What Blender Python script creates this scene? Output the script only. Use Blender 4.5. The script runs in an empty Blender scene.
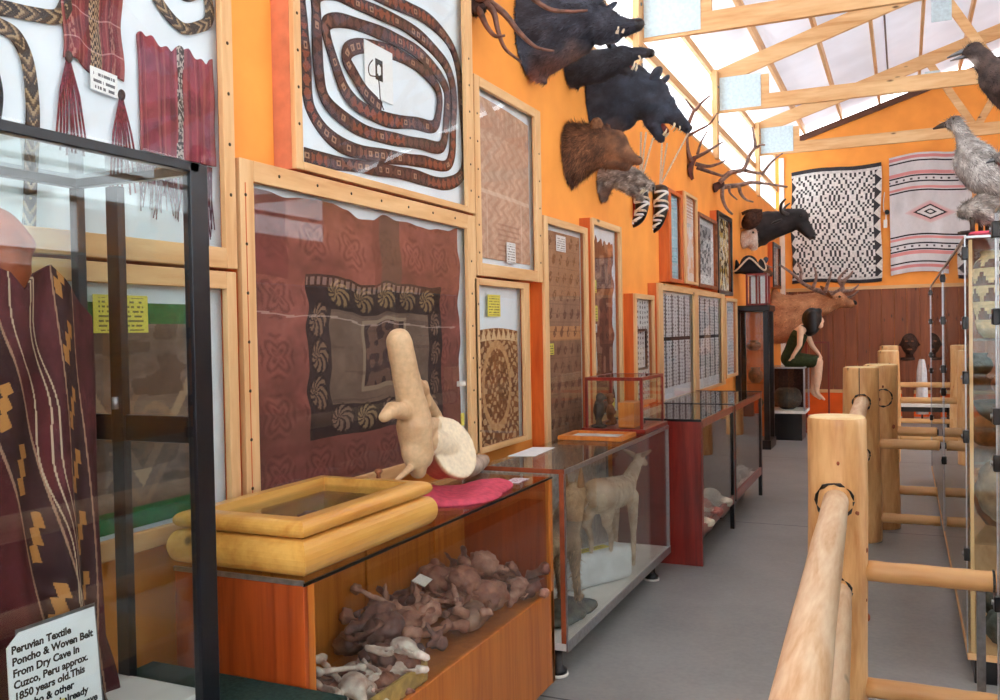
import bpy, bmesh, math, random
import numpy as np
from mathutils import Vector, Matrix

rnd = random.Random(7)
SC = bpy.context.scene
COL = SC.collection
# ------------------------------------------------------------------ camera
CF, YAW, PITCH, ROLL = 894.27, 0.4246, -0.02078, -0.01803
EYE = Vector((0, 0, 1.6))
_f = Vector((-math.sin(YAW)*math.cos(PITCH), math.cos(YAW)*math.cos(PITCH), math.sin(PITCH)))
_r0 = Vector((math.cos(YAW), math.sin(YAW), 0)); _u0 = _r0.cross(_f)
_r = _r0*math.cos(ROLL) + _u0*math.sin(ROLL)
_u = -_r0*math.sin(ROLL) + _u0*math.cos(ROLL)
cd = bpy.data.cameras.new('camera'); cam = bpy.data.objects.new('camera', cd); COL.objects.link(cam)
cd.sensor_width = 36; cd.lens = CF*36/1000; cd.clip_start = .05
cam.matrix_world = Matrix(((_r.x, _u.x, -_f.x, EYE.x), (_r.y, _u.y, -_f.y, EYE.y), (_r.z, _u.z, -_f.z, EYE.z), (0, 0, 0, 1)))
SC.camera = cam

def at(px, py, ax, val):
    """point of the place seen at a survey pixel of the photograph, on the plane ax = val"""
    d = _f + _r*((px-500)/CF) - _u*((py-350)/CF)
    i = 'xyz'.index(ax)
    return EYE + d*((val-EYE[i])/d[i])
def mpp(P):            # metres one survey pixel spans at point P
    return (Vector(P)-EYE).dot(_f)/CF

# ------------------------------------------------------------------ colour / materials
def lin(c):
    c = np.asarray(c, float)/255.0
    return np.where(c <= .04045, c/12.92, ((c+.055)/1.055)**2.4)
def L4(c): return tuple(float(x) for x in lin(c)) + (1.0,)
class NT:
    def __init__(s, name):
        s.m = bpy.data.materials.new(name); s.m.use_nodes = True
        s.n = s.m.node_tree.nodes; s.l = s.m.node_tree.links
        s.b = s.n['Principled BSDF']; s.out = s.n['Material Output']
    def node(s, t, **kw):
        o = s.n.new(t)
        for k, v in kw.items():
            if k in o.inputs: o.inputs[k].default_value = v
            else: setattr(o, k, v)
        return o
    def link(s, a, ao, b, bi): s.l.new(a.outputs[ao], b.inputs[bi])
    def ramp(s, src, so, stops):
        r = s.n.new('ShaderNodeValToRGB'); e = r.color_ramp.elements
        while len(e) < len(stops): e.new(0.5)
        for k, (p, c) in enumerate(stops): e[k].position = p; e[k].color = c
        s.link(src, so, r, 'Fac'); return r
def bump(t, src, so, strength=.2, dist=.004):
    b = t.node('ShaderNodeBump', Strength=strength, Distance=dist)
    t.link(src, so, b, 'Height'); t.link(b, 'Normal', t.b, 'Normal')
def plain(name, c, rough=.6, metal=0, var=.12, scale=30, spec=.4, bmp=.1):
    t = NT(name); t.b.inputs['Roughness'].default_value = rough; t.b.inputs['Metallic'].default_value = metal
    t.b.inputs['Specular IOR Level'].default_value = spec
    tc = t.node('ShaderNodeTexCoord'); nz = t.node('ShaderNodeTexNoise', Scale=scale, Detail=4.0)
    t.link(tc, 'Object', nz, 'Vector')
    c = np.asarray(c, float)
    r = t.ramp(nz, 'Fac', [(.3, L4(c*(1-var))), (.7, L4(np.minimum(255, c*(1+var))))])
    t.link(r, 'Color', t.b, 'Base Color')
    if bmp: bump(t, nz, 'Fac', bmp, .003)
    return t.m
def wood(name, c1, c2, axis='z', rough=.5, scale=9, knots=True, coat=0.0, stretch=.12):
    t = NT(name); t.b.inputs['Roughness'].default_value = rough
    t.b.inputs['Coat Weight'].default_value = coat; t.b.inputs['Coat Roughness'].default_value = .15
    tc = t.node('ShaderNodeTexCoord'); mp = t.node('ShaderNodeMapping')
    sc = [1, 1, 1]; sc['xyz'.index(axis)] = stretch; mp.inputs['Scale'].default_value = sc
    t.link(tc, 'Object', mp, 'Vector')
    n1 = t.node('ShaderNodeTexNoise', Scale=scale, Detail=6.0, Distortion=1.2)
    n2 = t.node('ShaderNodeTexNoise', Scale=scale*7, Detail=3.0)
    t.link(mp, 'Vector', n1, 'Vector'); t.link(mp, 'Vector', n2, 'Vector')
    mx = t.node('ShaderNodeMath', operation='MULTIPLY_ADD'); mx.inputs[1].default_value = .35
    t.link(n2, 'Fac', mx, 0); t.link(n1, 'Fac', mx, 2)
    c1 = np.asarray(c1, float); c2 = np.asarray(c2, float)
    r = t.ramp(mx, 'Value', [(.45, L4(c2)), (.62, L4((c1+c2)/2)), (.85, L4(c1))])
    if knots:
        v = t.node('ShaderNodeTexVoronoi', Scale=2.6)
        mp2 = t.node('ShaderNodeMapping'); s2 = [2.2, 2.2, 2.2]; s2['xyz'.index(axis)] = .8; mp2.inputs['Scale'].default_value = s2
        t.link(tc, 'Object', mp2, 'Vector'); t.link(mp2, 'Vector', v, 'Vector')
        kr = t.ramp(v, 'Distance', [(.04, (1, 1, 1, 1)), (.1, (0, 0, 0, 1))])
        m = t.node('ShaderNodeMixRGB'); m.inputs['Color2'].default_value = L4(c2*.5)
        t.link(kr, 'Color', m, 'Fac'); t.link(r, 'Color', m, 'Color1'); t.link(m, 'Color', t.b, 'Base Color')
    else: t.link(r, 'Color', t.b, 'Base Color')
    bump(t, mx, 'Value', .15, .003)
    return t.m
def attr_mat(name, rough=.85, weave=700, bmp=.25, spec=.25):
    t = NT(name); t.b.inputs['Roughness'].default_value = rough; t.b.inputs['Specular IOR Level'].default_value = spec
    a = t.node('ShaderNodeAttribute', attribute_name='Col')
    tc = t.node('ShaderNodeTexCoord'); nz = t.node('ShaderNodeTexNoise', Scale=weave, Detail=2.0)
    t.link(tc, 'Object', nz, 'Vector')
    r = t.ramp(nz, 'Fac', [(.3, (.82, .82, .82, 1)), (.7, (1, 1, 1, 1))])
    m = t.node('ShaderNodeMixRGB', blend_type='MULTIPLY'); m.inputs['Fac'].default_value = 1
    t.link(a, 'Color', m, 'Color1'); t.link(r, 'Color', m, 'Color2'); t.link(m, 'Color', t.b, 'Base Color')
    if bmp: bump(t, nz, 'Fac', bmp, .002)
    return t.m
def glass_mat(name, tint=(245, 250, 250), f0=.05, mx=1.0):
    t = NT(name); t.n.remove(t.b)
    geo = t.node('ShaderNodeNewGeometry')
    d = t.node('ShaderNodeVectorMath', operation='DOT_PRODUCT'); t.link(geo, 'Incoming', d, 0); t.link(geo, 'Normal', d, 1)
    ab = t.node('ShaderNodeMath', operation='ABSOLUTE'); t.l.new(d.outputs['Value'], ab.inputs[0])
    om = t.node('ShaderNodeMath', operation='SUBTRACT'); om.inputs[0].default_value = 1; t.link(ab, 0, om, 1)
    pw = t.node('ShaderNodeMath', operation='POWER'); pw.inputs[1].default_value = 5; t.link(om, 0, pw, 0)
    ma = t.node('ShaderNodeMath', operation='MULTIPLY_ADD'); ma.inputs[1].default_value = (1-f0)*mx; ma.inputs[2].default_value = f0
    t.link(pw, 0, ma, 0)
    tr = t.node('ShaderNodeBsdfTransparent'); tr.inputs['Color'].default_value = L4(tint)
    gl = t.node('ShaderNodeBsdfGlossy'); gl.inputs['Roughness'].default_value = .01
    mix = t.node('ShaderNodeMixShader'); t.link(ma, 0, mix, 0); t.link(tr, 0, mix, 1); t.link(gl, 0, mix, 2)
    t.link(mix, 0, t.out, 'Surface')
    return t.m
def sheet_mat(name, c, trans):
    """translucent sheeting that lets daylight through"""
    t = NT(name); t.n.remove(t.b)
    tc = t.node('ShaderNodeTexCoord'); nz = t.node('ShaderNodeTexNoise', Scale=1.3, Detail=3.0); t.link(tc, 'Object', nz, 'Vector')
    c = np.asarray(c, float)
    r = t.ramp(nz, 'Fac', [(.35, L4(c*.95)), (.65, L4(c))])
    a = t.node('ShaderNodeBsdfDiffuse'); b = t.node('ShaderNodeBsdfTranslucent')
    t.link(r, 'Color', a, 'Color'); t.link(r, 'Color', b, 'Color')
    mix = t.node('ShaderNodeMixShader'); mix.inputs[0].default_value = trans
    t.link(a, 0, mix, 1); t.link(b, 0, mix, 2); t.link(mix, 0, t.out, 'Surface')
    return t.m

M = {}
M['pine'] = wood('pine_board', (228, 188, 136), (204, 152, 98), 'z', .55)
M['pine_y'] = wood('pine_board_long', (228, 188, 136), (202, 150, 96), 'y', .55)
M['pine_x'] = wood('pine_rafter', (232, 192, 140), (202, 146, 90), 'x', .6, scale=6)
M['log'] = wood('peeled_log', (238, 192, 132), (200, 138, 80), 'z', .45, scale=11, coat=.1, stretch=.16)
M['log_x'] = wood('peeled_log_cross', (232, 188, 128), (208, 150, 90), 'x', .45, scale=7, coat=.15, stretch=.1)
M['log_y'] = wood('peeled_log_long', (242, 216, 182), (210, 164, 118), 'y', .6, scale=15, coat=.0, stretch=.12)
M['endgrain'] = wood('log_end_grain', (246, 222, 168), (232, 196, 136), 'z', .7, scale=14, knots=False, stretch=1)
M['varnish'] = wood('varnished_pine_log', (230, 178, 92), (202, 138, 58), 'y', .3, scale=9, coat=.4)
M['veneer'] = wood('orange_veneer', (208, 126, 48), (176, 92, 26), 'z', .4, scale=14, knots=False, coat=.2, stretch=.06)
M['veneer_dark'] = wood('red_brown_veneer', (176, 78, 26), (134, 50, 14), 'z', .4, scale=14, knots=False, coat=.2, stretch=.06)
M['box_side'] = wood('orange_stained_plywood', (214, 110, 44), (184, 80, 26), 'z', .5, scale=10, knots=False)
M['salmon'] = plain('salmon_painted_wood', (214, 132, 98), .6, 0, .08, 12)
M['mahogany'] = wood('red_mahogany', (140, 36, 26), (96, 18, 14), 'z', .3, scale=12, knots=False, coat=.4, stretch=.08)
M['wainscot'] = wood('brown_board_panelling', (146, 82, 46), (106, 54, 28), 'z', .6, scale=8, knots=True, stretch=.08)
M['orange'] = plain('orange_wall_paint', (250, 162, 74), .7, 0, .04, 3, .3, .03)
M['orange_deep'] = plain('deep_orange_paint', (232, 96, 22), .6, 0, .05, 3, .3, .03)
M['white_board'] = plain('white_backing_board', (226, 236, 242), .8, 0, .03, 5, .2, 0)
M['black'] = plain('black_enamel', (16, 17, 20), .3, 0, .2, 20, .5, 0)
M['black_metal'] = plain('black_aluminium', (22, 26, 32), .28, .3, .15, 20, .6, 0)
M['steel'] = plain('brushed_steel', (170, 172, 176), .3, .9, .08, 60, .5, 0)
M['grey_metal'] = plain('grey_galvanised', (120, 124, 128), .4, .7, .1, 40, .5, 0)
M['brass'] = plain('aged_brass_screw', (70, 56, 38), .4, .7, .1, 60)
M['green'] = plain('green_felt', (16, 104, 62), .9, 0, .12, 60, .1, .2)
M['green_dark'] = plain('dark_green_carpet', (40, 58, 52), .95, 0, .2, 90, .1, .4)
M['white_paint'] = plain('white_paint', (232, 230, 224), .6, 0, .03, 10)
M['plaster'] = plain('white_plaster', (226, 230, 232), .85, 0, .05, 14, .2, .4)
M['paper'] = plain('white_paper', (236, 238, 238), .8, 0, .02, 20, .2, 0)
M['yellow'] = plain('yellow_paper', (240, 226, 110), .8, 0, .03, 20, .2, 0)
M['ink'] = plain('black_ink', (22, 22, 26), .8, 0, .1, 20, .2, 0)
M['pink'] = plain('pink_cloth', (208, 84, 104), .9, 0, .08, 40, .2, .3)
M['nose'] = plain('dark_nose_leather', (26, 22, 22), .3, 0, .2, 90, .5, .3)
M['eye'] = plain('glass_eye', (14, 9, 6), .05, 0, .1, 10, .8, 0)
M['tooth'] = plain('ivory_tooth', (236, 224, 196), .35, 0, .06, 60)
M['horn'] = plain('dark_horn', (40, 34, 32), .35, 0, .3, 25, .5, .2)
M['antler'] = plain('brown_antler', (104, 72, 60), .5, 0, .3, 22, .4, .4)
M['antler_grey'] = plain('grey_brown_antler', (128, 104, 94), .5, 0, .28, 22, .4, .4)
M['gum'] = plain('mouth_lining', (120, 52, 48), .4, 0, .15, 50)
M['rock'] = plain('grey_rock', (84, 88, 82), .9, 0, .3, 22, .2, 1)
M['clay'] = plain('brown_clay', (128, 80, 54), .6, 0, .25, 18, .3, .3)
M['clay_dark'] = plain('dark_clay', (66, 56, 48), .6, 0, .3, 18, .3, .3)
M['leather'] = plain('brown_leather', (150, 74, 42), .55, 0, .15, 16, .4, .2)
M['felt_hat'] = plain('black_felt', (34, 34, 40), .9, 0, .2, 60, .2, .2)
M['hat_brown'] = plain('dark_brown_felt', (62, 44, 38), .9, 0, .3, 40, .2, .2)
M['cord'] = plain('pale_cord', (200, 180, 160), .8, 0, .3, 150, .2, 0)
M['skin'] = plain('pale_mannequin_skin', (226, 184, 152), .5, 0, .04, 20, .4, 0)
M['hair_black'] = plain('black_wig', (12, 11, 12), .55, 0, .4, 120, .5, .6)
M['dress'] = plain('olive_green_cloth', (52, 60, 36), .9, 0, .2, 30, .2, .3)
M['cloth_white'] = plain('white_cloth', (222, 224, 226), .9, 0, .04, 30, .2, .1)
M['cloth'] = attr_mat('woven_cloth')
M['print'] = attr_mat('printed_board', .8, 300, .05)
M['fur'] = attr_mat('fur', .75, 160, .5, .3)
M['bonemat'] = attr_mat('bone', .5, 60, .12, .4)
M['stone'] = attr_mat('carved_stone', .8, 90, .5, .3)
M['glass'] = glass_mat('clear_glass', (250, 253, 252), .03, .8)
M['glass_front'] = glass_mat('showcase_glass', (247, 251, 251), .05, .95)
M['glass_frame'] = glass_mat('picture_glass', (252, 253, 253), .022, .5)
M['sheet'] = sheet_mat('white_roof_sheet', (234, 235, 240), .27)
M['clere'] = sheet_mat('clear_wall_sheet', (252, 253, 254), .8)
M['gusset'] = plain('pale_blue_gusset_plate', (196, 216, 224), .5, .1, .05, 30, .4, .1)

def floor_mat():
    t = NT('grey_concrete_floor'); t.b.inputs['Roughness'].default_value = .42
    tc = t.node('ShaderNodeTexCoord'); n1 = t.node('ShaderNodeTexNoise', Scale=.9, Detail=8.0, Roughness=.65)
    n2 = t.node('ShaderNodeTexNoise', Scale=40.0, Detail=4.0)
    t.link(tc, 'Object', n1, 'Vector'); t.link(tc, 'Object', n2, 'Vector')
    m = t.node('ShaderNodeMath', operation='MULTIPLY_ADD'); m.inputs[1].default_value = .3
    t.link(n2, 'Fac', m, 0); t.link(n1, 'Fac', m, 2)
    r = t.ramp(m, 'Value', [(.45, L4((126, 130, 128))), (.85, L4((156, 158, 156)))])
    sx = t.node('ShaderNodeSeparateXYZ'); t.link(tc, 'Object', sx, 'Vector')
    # saw-cut joints every 3.86 m along the hall
    ad = t.node('ShaderNodeMath', operation='ADD'); ad.inputs[1].default_value = -4.82 + 3.86*10; t.link(sx, 'Y', ad, 0)
    md = t.node('ShaderNodeMath', operation='MODULO'); md.inputs[1].default_value = 3.86; t.link(ad, 0, md, 0)
    lt = t.node('ShaderNodeMath', operation='LESS_THAN'); lt.inputs[1].default_value = .014; t.link(md, 0, lt, 0)
    mix = t.node('ShaderNodeMixRGB'); mix.inputs['Color2'].default_value = L4((70, 70, 74))
    t.link(lt, 0, mix, 'Fac'); t.link(r, 'Color', mix, 'Color1'); t.link(mix, 'Color', t.b, 'Base Color')
    bump(t, n2, 'Fac', .05, .002)
    return t.m
M['floor'] = floor_mat()

# ------------------------------------------------------------------ objects
WL = {}
def wl(o):
    return WL.get(o.name, Vector((0, 0, 0))) if o else Vector((0, 0, 0))
def tag(o, label=None, cat=None, group=None, kind=None):
    if label: o['label'] = label
    if cat: o['category'] = cat
    if group: o['group'] = group
    if kind: o['kind'] = kind
    return o
def thing(name, label, cat, loc, group=None, kind=None):
    o = bpy.data.objects.new(name, None); COL.objects.link(o)
    o.location = loc; o.empty_display_size = .1; WL[o.name] = Vector(loc)
    return tag(o, label, cat, group, kind)

class MB:
    def __init__(s): s.v = []; s.f = []; s.c = []
    def add(s, vs, fs, col=None):
        n = len(s.v); s.v += [tuple(p) for p in vs]; s.f += [tuple(i+n for i in f) for f in fs]
        s.c += [col]*len(fs); return s
    def box(s, x0, x1, y0, y1, z0, z1, col=None):
        x0, x1 = sorted((x0, x1)); y0, y1 = sorted((y0, y1)); z0, z1 = sorted((z0, z1))
        vs = [(x, y, z) for z in (z0, z1) for y in (y0, y1) for x in (x0, x1)]
        return s.add(vs, [(0, 2, 3, 1), (4, 5, 7, 6), (0, 1, 5, 4), (2, 6, 7, 3), (0, 4, 6, 2), (1, 3, 7, 5)], col)
    def prism(s, poly, d, col=None):
        """poly: planar 3D outline, d: extrusion vector"""
        d = Vector(d); P = [Vector(p) for p in poly]; n = len(P)
        vs = P + [p+d for p in P]
        return s.add(vs, [tuple(range(n-1, -1, -1)), tuple(range(n, 2*n))] + [(i, (i+1) % n, n+(i+1) % n, n+i) for i in range(n)], col)
    def bar(s, a, b, w, h, up=(0, 0, 1), col=None):
        a, b = Vector(a), Vector(b); d = (b-a).normalized(); sd = d.cross(Vector(up)).normalized(); u = sd.cross(d)
        q = [a+sd*sx*w/2+u*su*h/2 for sx, su in ((-1, -1), (1, -1), (1, 1), (-1, 1))]
        return s.prism(q, b-a, col)
    def tube(s, pts, rad, seg=10, col=None, squash=None):
        P = [Vector(p) for p in pts]; n = len(P)
        R = [rad]*n if not hasattr(rad, '__len__') else list(rad)
        up = None; rings = []
        for i, p in enumerate(P):
            t = (P[min(i+1, n-1)]-P[max(i-1, 0)]).normalized()
            if up is None:
                up = Vector((0, 0, 1)) if abs(t.z) < .9 else Vector((1, 0, 0))
            sd = t.cross(up).normalized(); up = sd.cross(t).normalized()
            rings.append([p+sd*math.cos(2*math.pi*k/seg)*R[i]+up*math.sin(2*math.pi*k/seg)*R[i]*(squash or 1) for k in range(seg)])
        vs = [v for r in rings for v in r]; fs = []
        for i in range(n-1):
            for k in range(seg):
                fs.append((i*seg+k, i*seg+(k+1) % seg, (i+1)*seg+(k+1) % seg, (i+1)*seg+k))
        fs.append(tuple(range(seg-1, -1, -1))); fs.append(tuple((n-1)*seg+k for k in range(seg)))
        return s.add(vs, fs, col)
    def lathe(s, c, prof, seg=24, axis='z', col=None):
        c = Vector(c); vs = []; fs = []
        for r, h in prof:
            for k in range(seg):
                a = 2*math.pi*k/seg; x, y = r*math.cos(a), r*math.sin(a)
                vs.append(c+Vector({'z': (x, y, h), 'x': (h, x, y), 'y': (x, h, y)}[axis]))
        n = len(prof)
        for i in range(n-1):
            for k in range(seg): fs.append((i*seg+k, i*seg+(k+1) % seg, (i+1)*seg+(k+1) % seg, (i+1)*seg+k))
        fs.append(tuple(range(seg-1, -1, -1))); fs.append(tuple((n-1)*seg+k for k in range(seg)))
        return s.add(vs, fs, col)
    def ell(s, c, r, rot=None, seg=16, rings=10, col=None):
        c = Vector(c); vs = []; fs = []
        r = (r, r, r) if not hasattr(r, '__len__') else r
        vs.append(Vector((0, 0, -r[2])))
        for i in range(1, rings):
            a = -math.pi/2+math.pi*i/rings
            for k in range(seg):
                b = 2*math.pi*k/seg
                vs.append(Vector((r[0]*math.cos(a)*math.cos(b), r[1]*math.cos(a)*math.sin(b), r[2]*math.sin(a))))
        vs.append(Vector((0, 0, r[2])))
        if rot is not None: vs = [rot @ v for v in vs]
        vs = [v+c for v in vs]; top = len(vs)-1
        for k in range(seg): fs.append((0, 1+(k+1) % seg, 1+k))
        for i in range(rings-2):
            for k in range(seg):
                a = 1+i*seg; b = a+seg
                fs.append((a+k, a+(k+1) % seg, b+(k+1) % seg, b+k))
        a = 1+(rings-2)*seg
        for k in range(seg): fs.append((a+k, a+(k+1) % seg, top))
        return s.add(vs, fs, col)
    def cap(s, a, b, ra, rb, seg=14, sq=1.0):
        """tapered capsule"""
        a, b = Vector(a), Vector(b)
        s.ell(a, ra, None, seg, 8); s.ell(b, rb, None, seg, 8)
        if (b-a).length > 1e-5: s.tube([a, b], [ra, rb], seg)
        return s
    def build(s, name, mat, parent=None, smooth=False, bevel=0.0, loc=None, kind=None, label=None):
        me = bpy.data.meshes.new(name); P = np.array([tuple(p) for p in s.v], float)
        if parent is not None: o0 = wl(parent); own = Vector((0, 0, 0))
        else:
            if loc is None: loc = ((P[:, 0].min()+P[:, 0].max())/2, (P[:, 1].min()+P[:, 1].max())/2, P[:, 2].min())
            o0 = Vector(loc); own = o0
        P = P-np.array(o0)
        me.from_pydata(P.tolist(), [], s.f); me.update()
        if any(c is not None for c in s.c):
            ca = me.color_attributes.new('Col', 'FLOAT_COLOR', 'CORNER')
            arr = []
            for pl in me.polygons:
                c = s.c[pl.index] or (128, 128, 128); arr += list(L4(c))*pl.loop_total
            ca.data.foreach_set('color', arr)
        return finish(name, me, mat, parent, own, smooth, bevel, kind, label)
def finish(name, me, mat, parent, own, smooth=False, bevel=0, kind=None, label=None):
    o = bpy.data.objects.new(name, me); COL.objects.link(o)
    if mat: me.materials.append(mat)
    if smooth: me.polygons.foreach_set('use_smooth', [True]*len(me.polygons))
    if parent is not None: o.parent = parent; WL[o.name] = wl(parent)
    else: o.location = own; WL[o.name] = Vector(own)
    if bevel:
        b = o.modifiers.new('bevel', 'BEVEL'); b.width = bevel; b.segments = 2; b.limit_method = 'ANGLE'
    if kind: o['kind'] = kind
    if label: o['label'] = label
    return o

def organic(name, mb, voxel, mat, parent=None, colf=None, smooth=6, noise=0, nscale=10, fur=None, loc=None, label=None, short=None, xmin=None):
    """melts overlapping solids into one continuous skin; colf colours it by place; fur = (n, length, direction)"""
    me = bpy.data.meshes.new(name+'_raw'); me.from_pydata([tuple(v) for v in mb.v], [], mb.f); me.update()
    tmp = bpy.data.objects.new('tmp', me); COL.objects.link(tmp)
    r = tmp.modifiers.new('r', 'REMESH'); r.mode = 'VOXEL'; r.voxel_size = voxel
    if smooth:
        q = tmp.modifiers.new('s', 'SMOOTH'); q.iterations = smooth; q.factor = .5
    dg = bpy.context.evaluated_depsgraph_get(); ev = tmp.evaluated_get(dg); m2 = bpy.data.meshes.new_from_object(ev)
    bpy.data.objects.remove(tmp); bpy.data.meshes.remove(me)
    n = len(m2.vertices); co = np.empty(n*3); m2.vertices.foreach_get('co', co); co = co.reshape(-1, 3)
    nor = np.empty(n*3); m2.vertices.foreach_get('normal', nor); nor = nor.reshape(-1, 3)
    if noise:
        co = co + nor*noise*(fbm3(co*nscale)-.5)[:, None]*2
    V = co.tolist(); F = [tuple(p.vertices) for p in m2.polygons]
    C = colf(co) if colf else None
    nb = len(F)
    bpy.data.meshes.remove(m2)
    if fur:
        cnt, ln, dr = fur; dr = np.array(dr, float)
        g = np.random.RandomState(len(V) % 1000)
        idx = g.randint(0, len(V), cnt); CL = C.tolist() if C is not None else None
        for i in idx:
            p = co[i]; nn = nor[i]; d = dr - nn*np.dot(dr, nn) + g.normal(0, .25, 3); d = d/(np.linalg.norm(d)+1e-6)
            t = nn*.45 + d*.9; l = ln*g.uniform(.5, 1.2)*(short(p) if short else 1); sd = np.cross(t, nn); sd = sd/(np.linalg.norm(sd)+1e-6)*l*.09
            k = len(V); V += [(p-sd-nn*.002).tolist(), (p+sd-nn*.002).tolist(), (p+t*l).tolist()]; F.append((k, k+1, k+2))
            if CL is not None:
                s = g.uniform(.65, 1.35); c = [min(255, x*s) for x in CL[i]]; CL += [c, c, c]
        if CL is not None: C = np.array(CL)
    me = bpy.data.meshes.new(name)
    P = np.array(V, float)
    if xmin is not None: P[:, 0] = np.maximum(P[:, 0], xmin)
    if parent is not None: o0 = np.array(wl(parent)); own = None
    else:
        if loc is None: loc = ((P[:, 0].min()+P[:, 0].max())/2, (P[:, 1].min()+P[:, 1].max())/2, P[:, 2].min())
        o0 = np.array(loc); own = Vector(loc)
    me.from_pydata((P-o0).tolist(), [], F); me.update()
    if C is not None:
        ca = me.color_attributes.new('Col', 'FLOAT_COLOR', 'POINT')
        ca.data.foreach_set('color', np.concatenate([lin(C), np.ones((len(C), 1))], 1).ravel())
    return finish(name, me, mat, parent, own, True, 0, None, label)

def _hash(i, j, k=0, s=0):
    n = (i*374761393 + j*668265263 + k*2147483647 + s*974711) & 0x7fffffff
    n = (n ^ (n >> 13))*1274126177 & 0x7fffffff
    return ((n ^ (n >> 16)) & 0xffff)/65535.0
def vn(u, v, sx, sy=None, seed=0):
    sy = sy or sx; x = u*sx; y = v*sy; i = np.floor(x).astype(np.int64); j = np.floor(y).astype(np.int64)
    fx = x-i; fy = y-j; fx = fx*fx*(3-2*fx); fy = fy*fy*(3-2*fy)
    a = _hash(i, j, 0, seed); b = _hash(i+1, j, 0, seed); c = _hash(i, j+1, 0, seed); d = _hash(i+1, j+1, 0, seed)
    return (a*(1-fx)+b*fx)*(1-fy)+(c*(1-fx)+d*fx)*fy
def cell(u, v, nx, ny, seed=0):
    return _hash(np.floor(u*nx).astype(np.int64), np.floor(v*ny).astype(np.int64), 0, seed)
def n3(p):
    i = np.floor(p).astype(np.int64); f = p-i; f = f*f*(3-2*f); out = 0
    for a in (0, 1):
        for b in (0, 1):
            for c in (0, 1):
                w = (f[:, 0] if a else 1-f[:, 0])*(f[:, 1] if b else 1-f[:, 1])*(f[:, 2] if c else 1-f[:, 2])
                out = out + w*_hash(i[:, 0]+a, i[:, 1]+b, i[:, 2]+c, 3)
    return out
def fbm3(p): return n3(p)*.55+n3(p*2.1+5)*.28+n3(p*4.3+9)*.17
def A(c): return np.array(c, float)
def mixc(m, a, b):
    m = np.asarray(m, float)
    if m.ndim < 3: m = m[..., None]
    return a*(1-m)+b*m
def furcol(c1, c2, scale=14, patches=()):
    c1, c2 = A(c1), A(c2)
    def f(co):
        n = fbm3(co*scale); c = mixc(np.clip((n-.3)*2.5, 0, 1)[:, None][:, 0], c1[None], c2[None]) if False else c1[None]*(1-np.clip((n-.3)*2.5, 0, 1)[:, None])+c2[None]*np.clip((n-.3)*2.5, 0, 1)[:, None]
        for P, r, pc in patches:
            d = np.linalg.norm(co-np.array(P), axis=1)/r + (n-.5)*.5
            m = np.clip(1.4-d*1.2, 0, 1)[:, None]
            c = c*(1-m)+A(pc)[None]*m
        return np.clip(c, 0, 255)
    return f

def textile(name, parent, a0, a1, z0, z1, plane, nu, nv, func, mat=None, axis='x', ripple=0, mask=None, thick=0, label=None, kind=None, outline=None):
    """sheet of nu x nv woven cells; u runs a0->a1 (along Y for axis x, along X for axis y), v runs z0->z1"""
    u = np.linspace(0, 1, nu+1); v = np.linspace(0, 1, nv+1); U, Vv = np.meshgrid(u, v)
    UU, VV = (U, Vv) if outline is None else outline(U, Vv)
    a = a0+(a1-a0)*UU; z = z0+(z1-z0)*VV
    rp = ripple*(vn(U, Vv, 7, 3, 5)-.5)*2+ripple*.7*np.sin(U*23+vn(U, Vv, 3, 2, 8)*4)
    if axis == 'x': P = np.stack([plane+rp, a, z], -1)
    else: P = np.stack([a, plane-rp, z], -1)
    P = P.reshape(-1, 3)
    uc = (np.arange(nu)+.5)/nu; vc = (np.arange(nv)+.5)/nv; UC, VC = np.meshgrid(uc, vc)
    C = np.clip(np.broadcast_to(func(UC, VC), (nv, nu, 3)), 0, 255).reshape(-1, 3)
    jj, ii = np.meshgrid(np.arange(nv), np.arange(nu), indexing='ij'); i0 = (jj*(nu+1)+ii).ravel()
    F = np.stack([i0, i0+1, i0+nu+2, i0+nu+1], -1)
    if mask is not None:
        k = mask(UC, VC).ravel(); F = F[k]; C = C[k]
    used = np.unique(F); rm = -np.ones(len(P), int); rm[used] = np.arange(len(used)); P = P[used]; F = rm[F]
    me = bpy.data.meshes.new(name); own = None
    if parent is not None: o0 = np.array(wl(parent))
    else: o0 = np.array([P[:, 0].mean(), P[:, 1].mean(), P[:, 2].min()]); own = Vector(o0)
    me.from_pydata((P-o0).tolist(), [], F.tolist()); me.update()
    ca = me.color_attributes.new('Col', 'FLOAT_COLOR', 'CORNER')
    c4 = np.concatenate([lin(C), np.ones((len(C), 1))], 1); ca.data.foreach_set('color', np.repeat(c4, 4, axis=0).ravel())
    o = finish(name, me, mat or M['cloth'], parent, own, ripple > 0, 0, kind, label)
    if thick:
        s = o.modifiers.new('thick', 'SOLIDIFY'); s.thickness = thick; s.offset = 0
    return o

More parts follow.
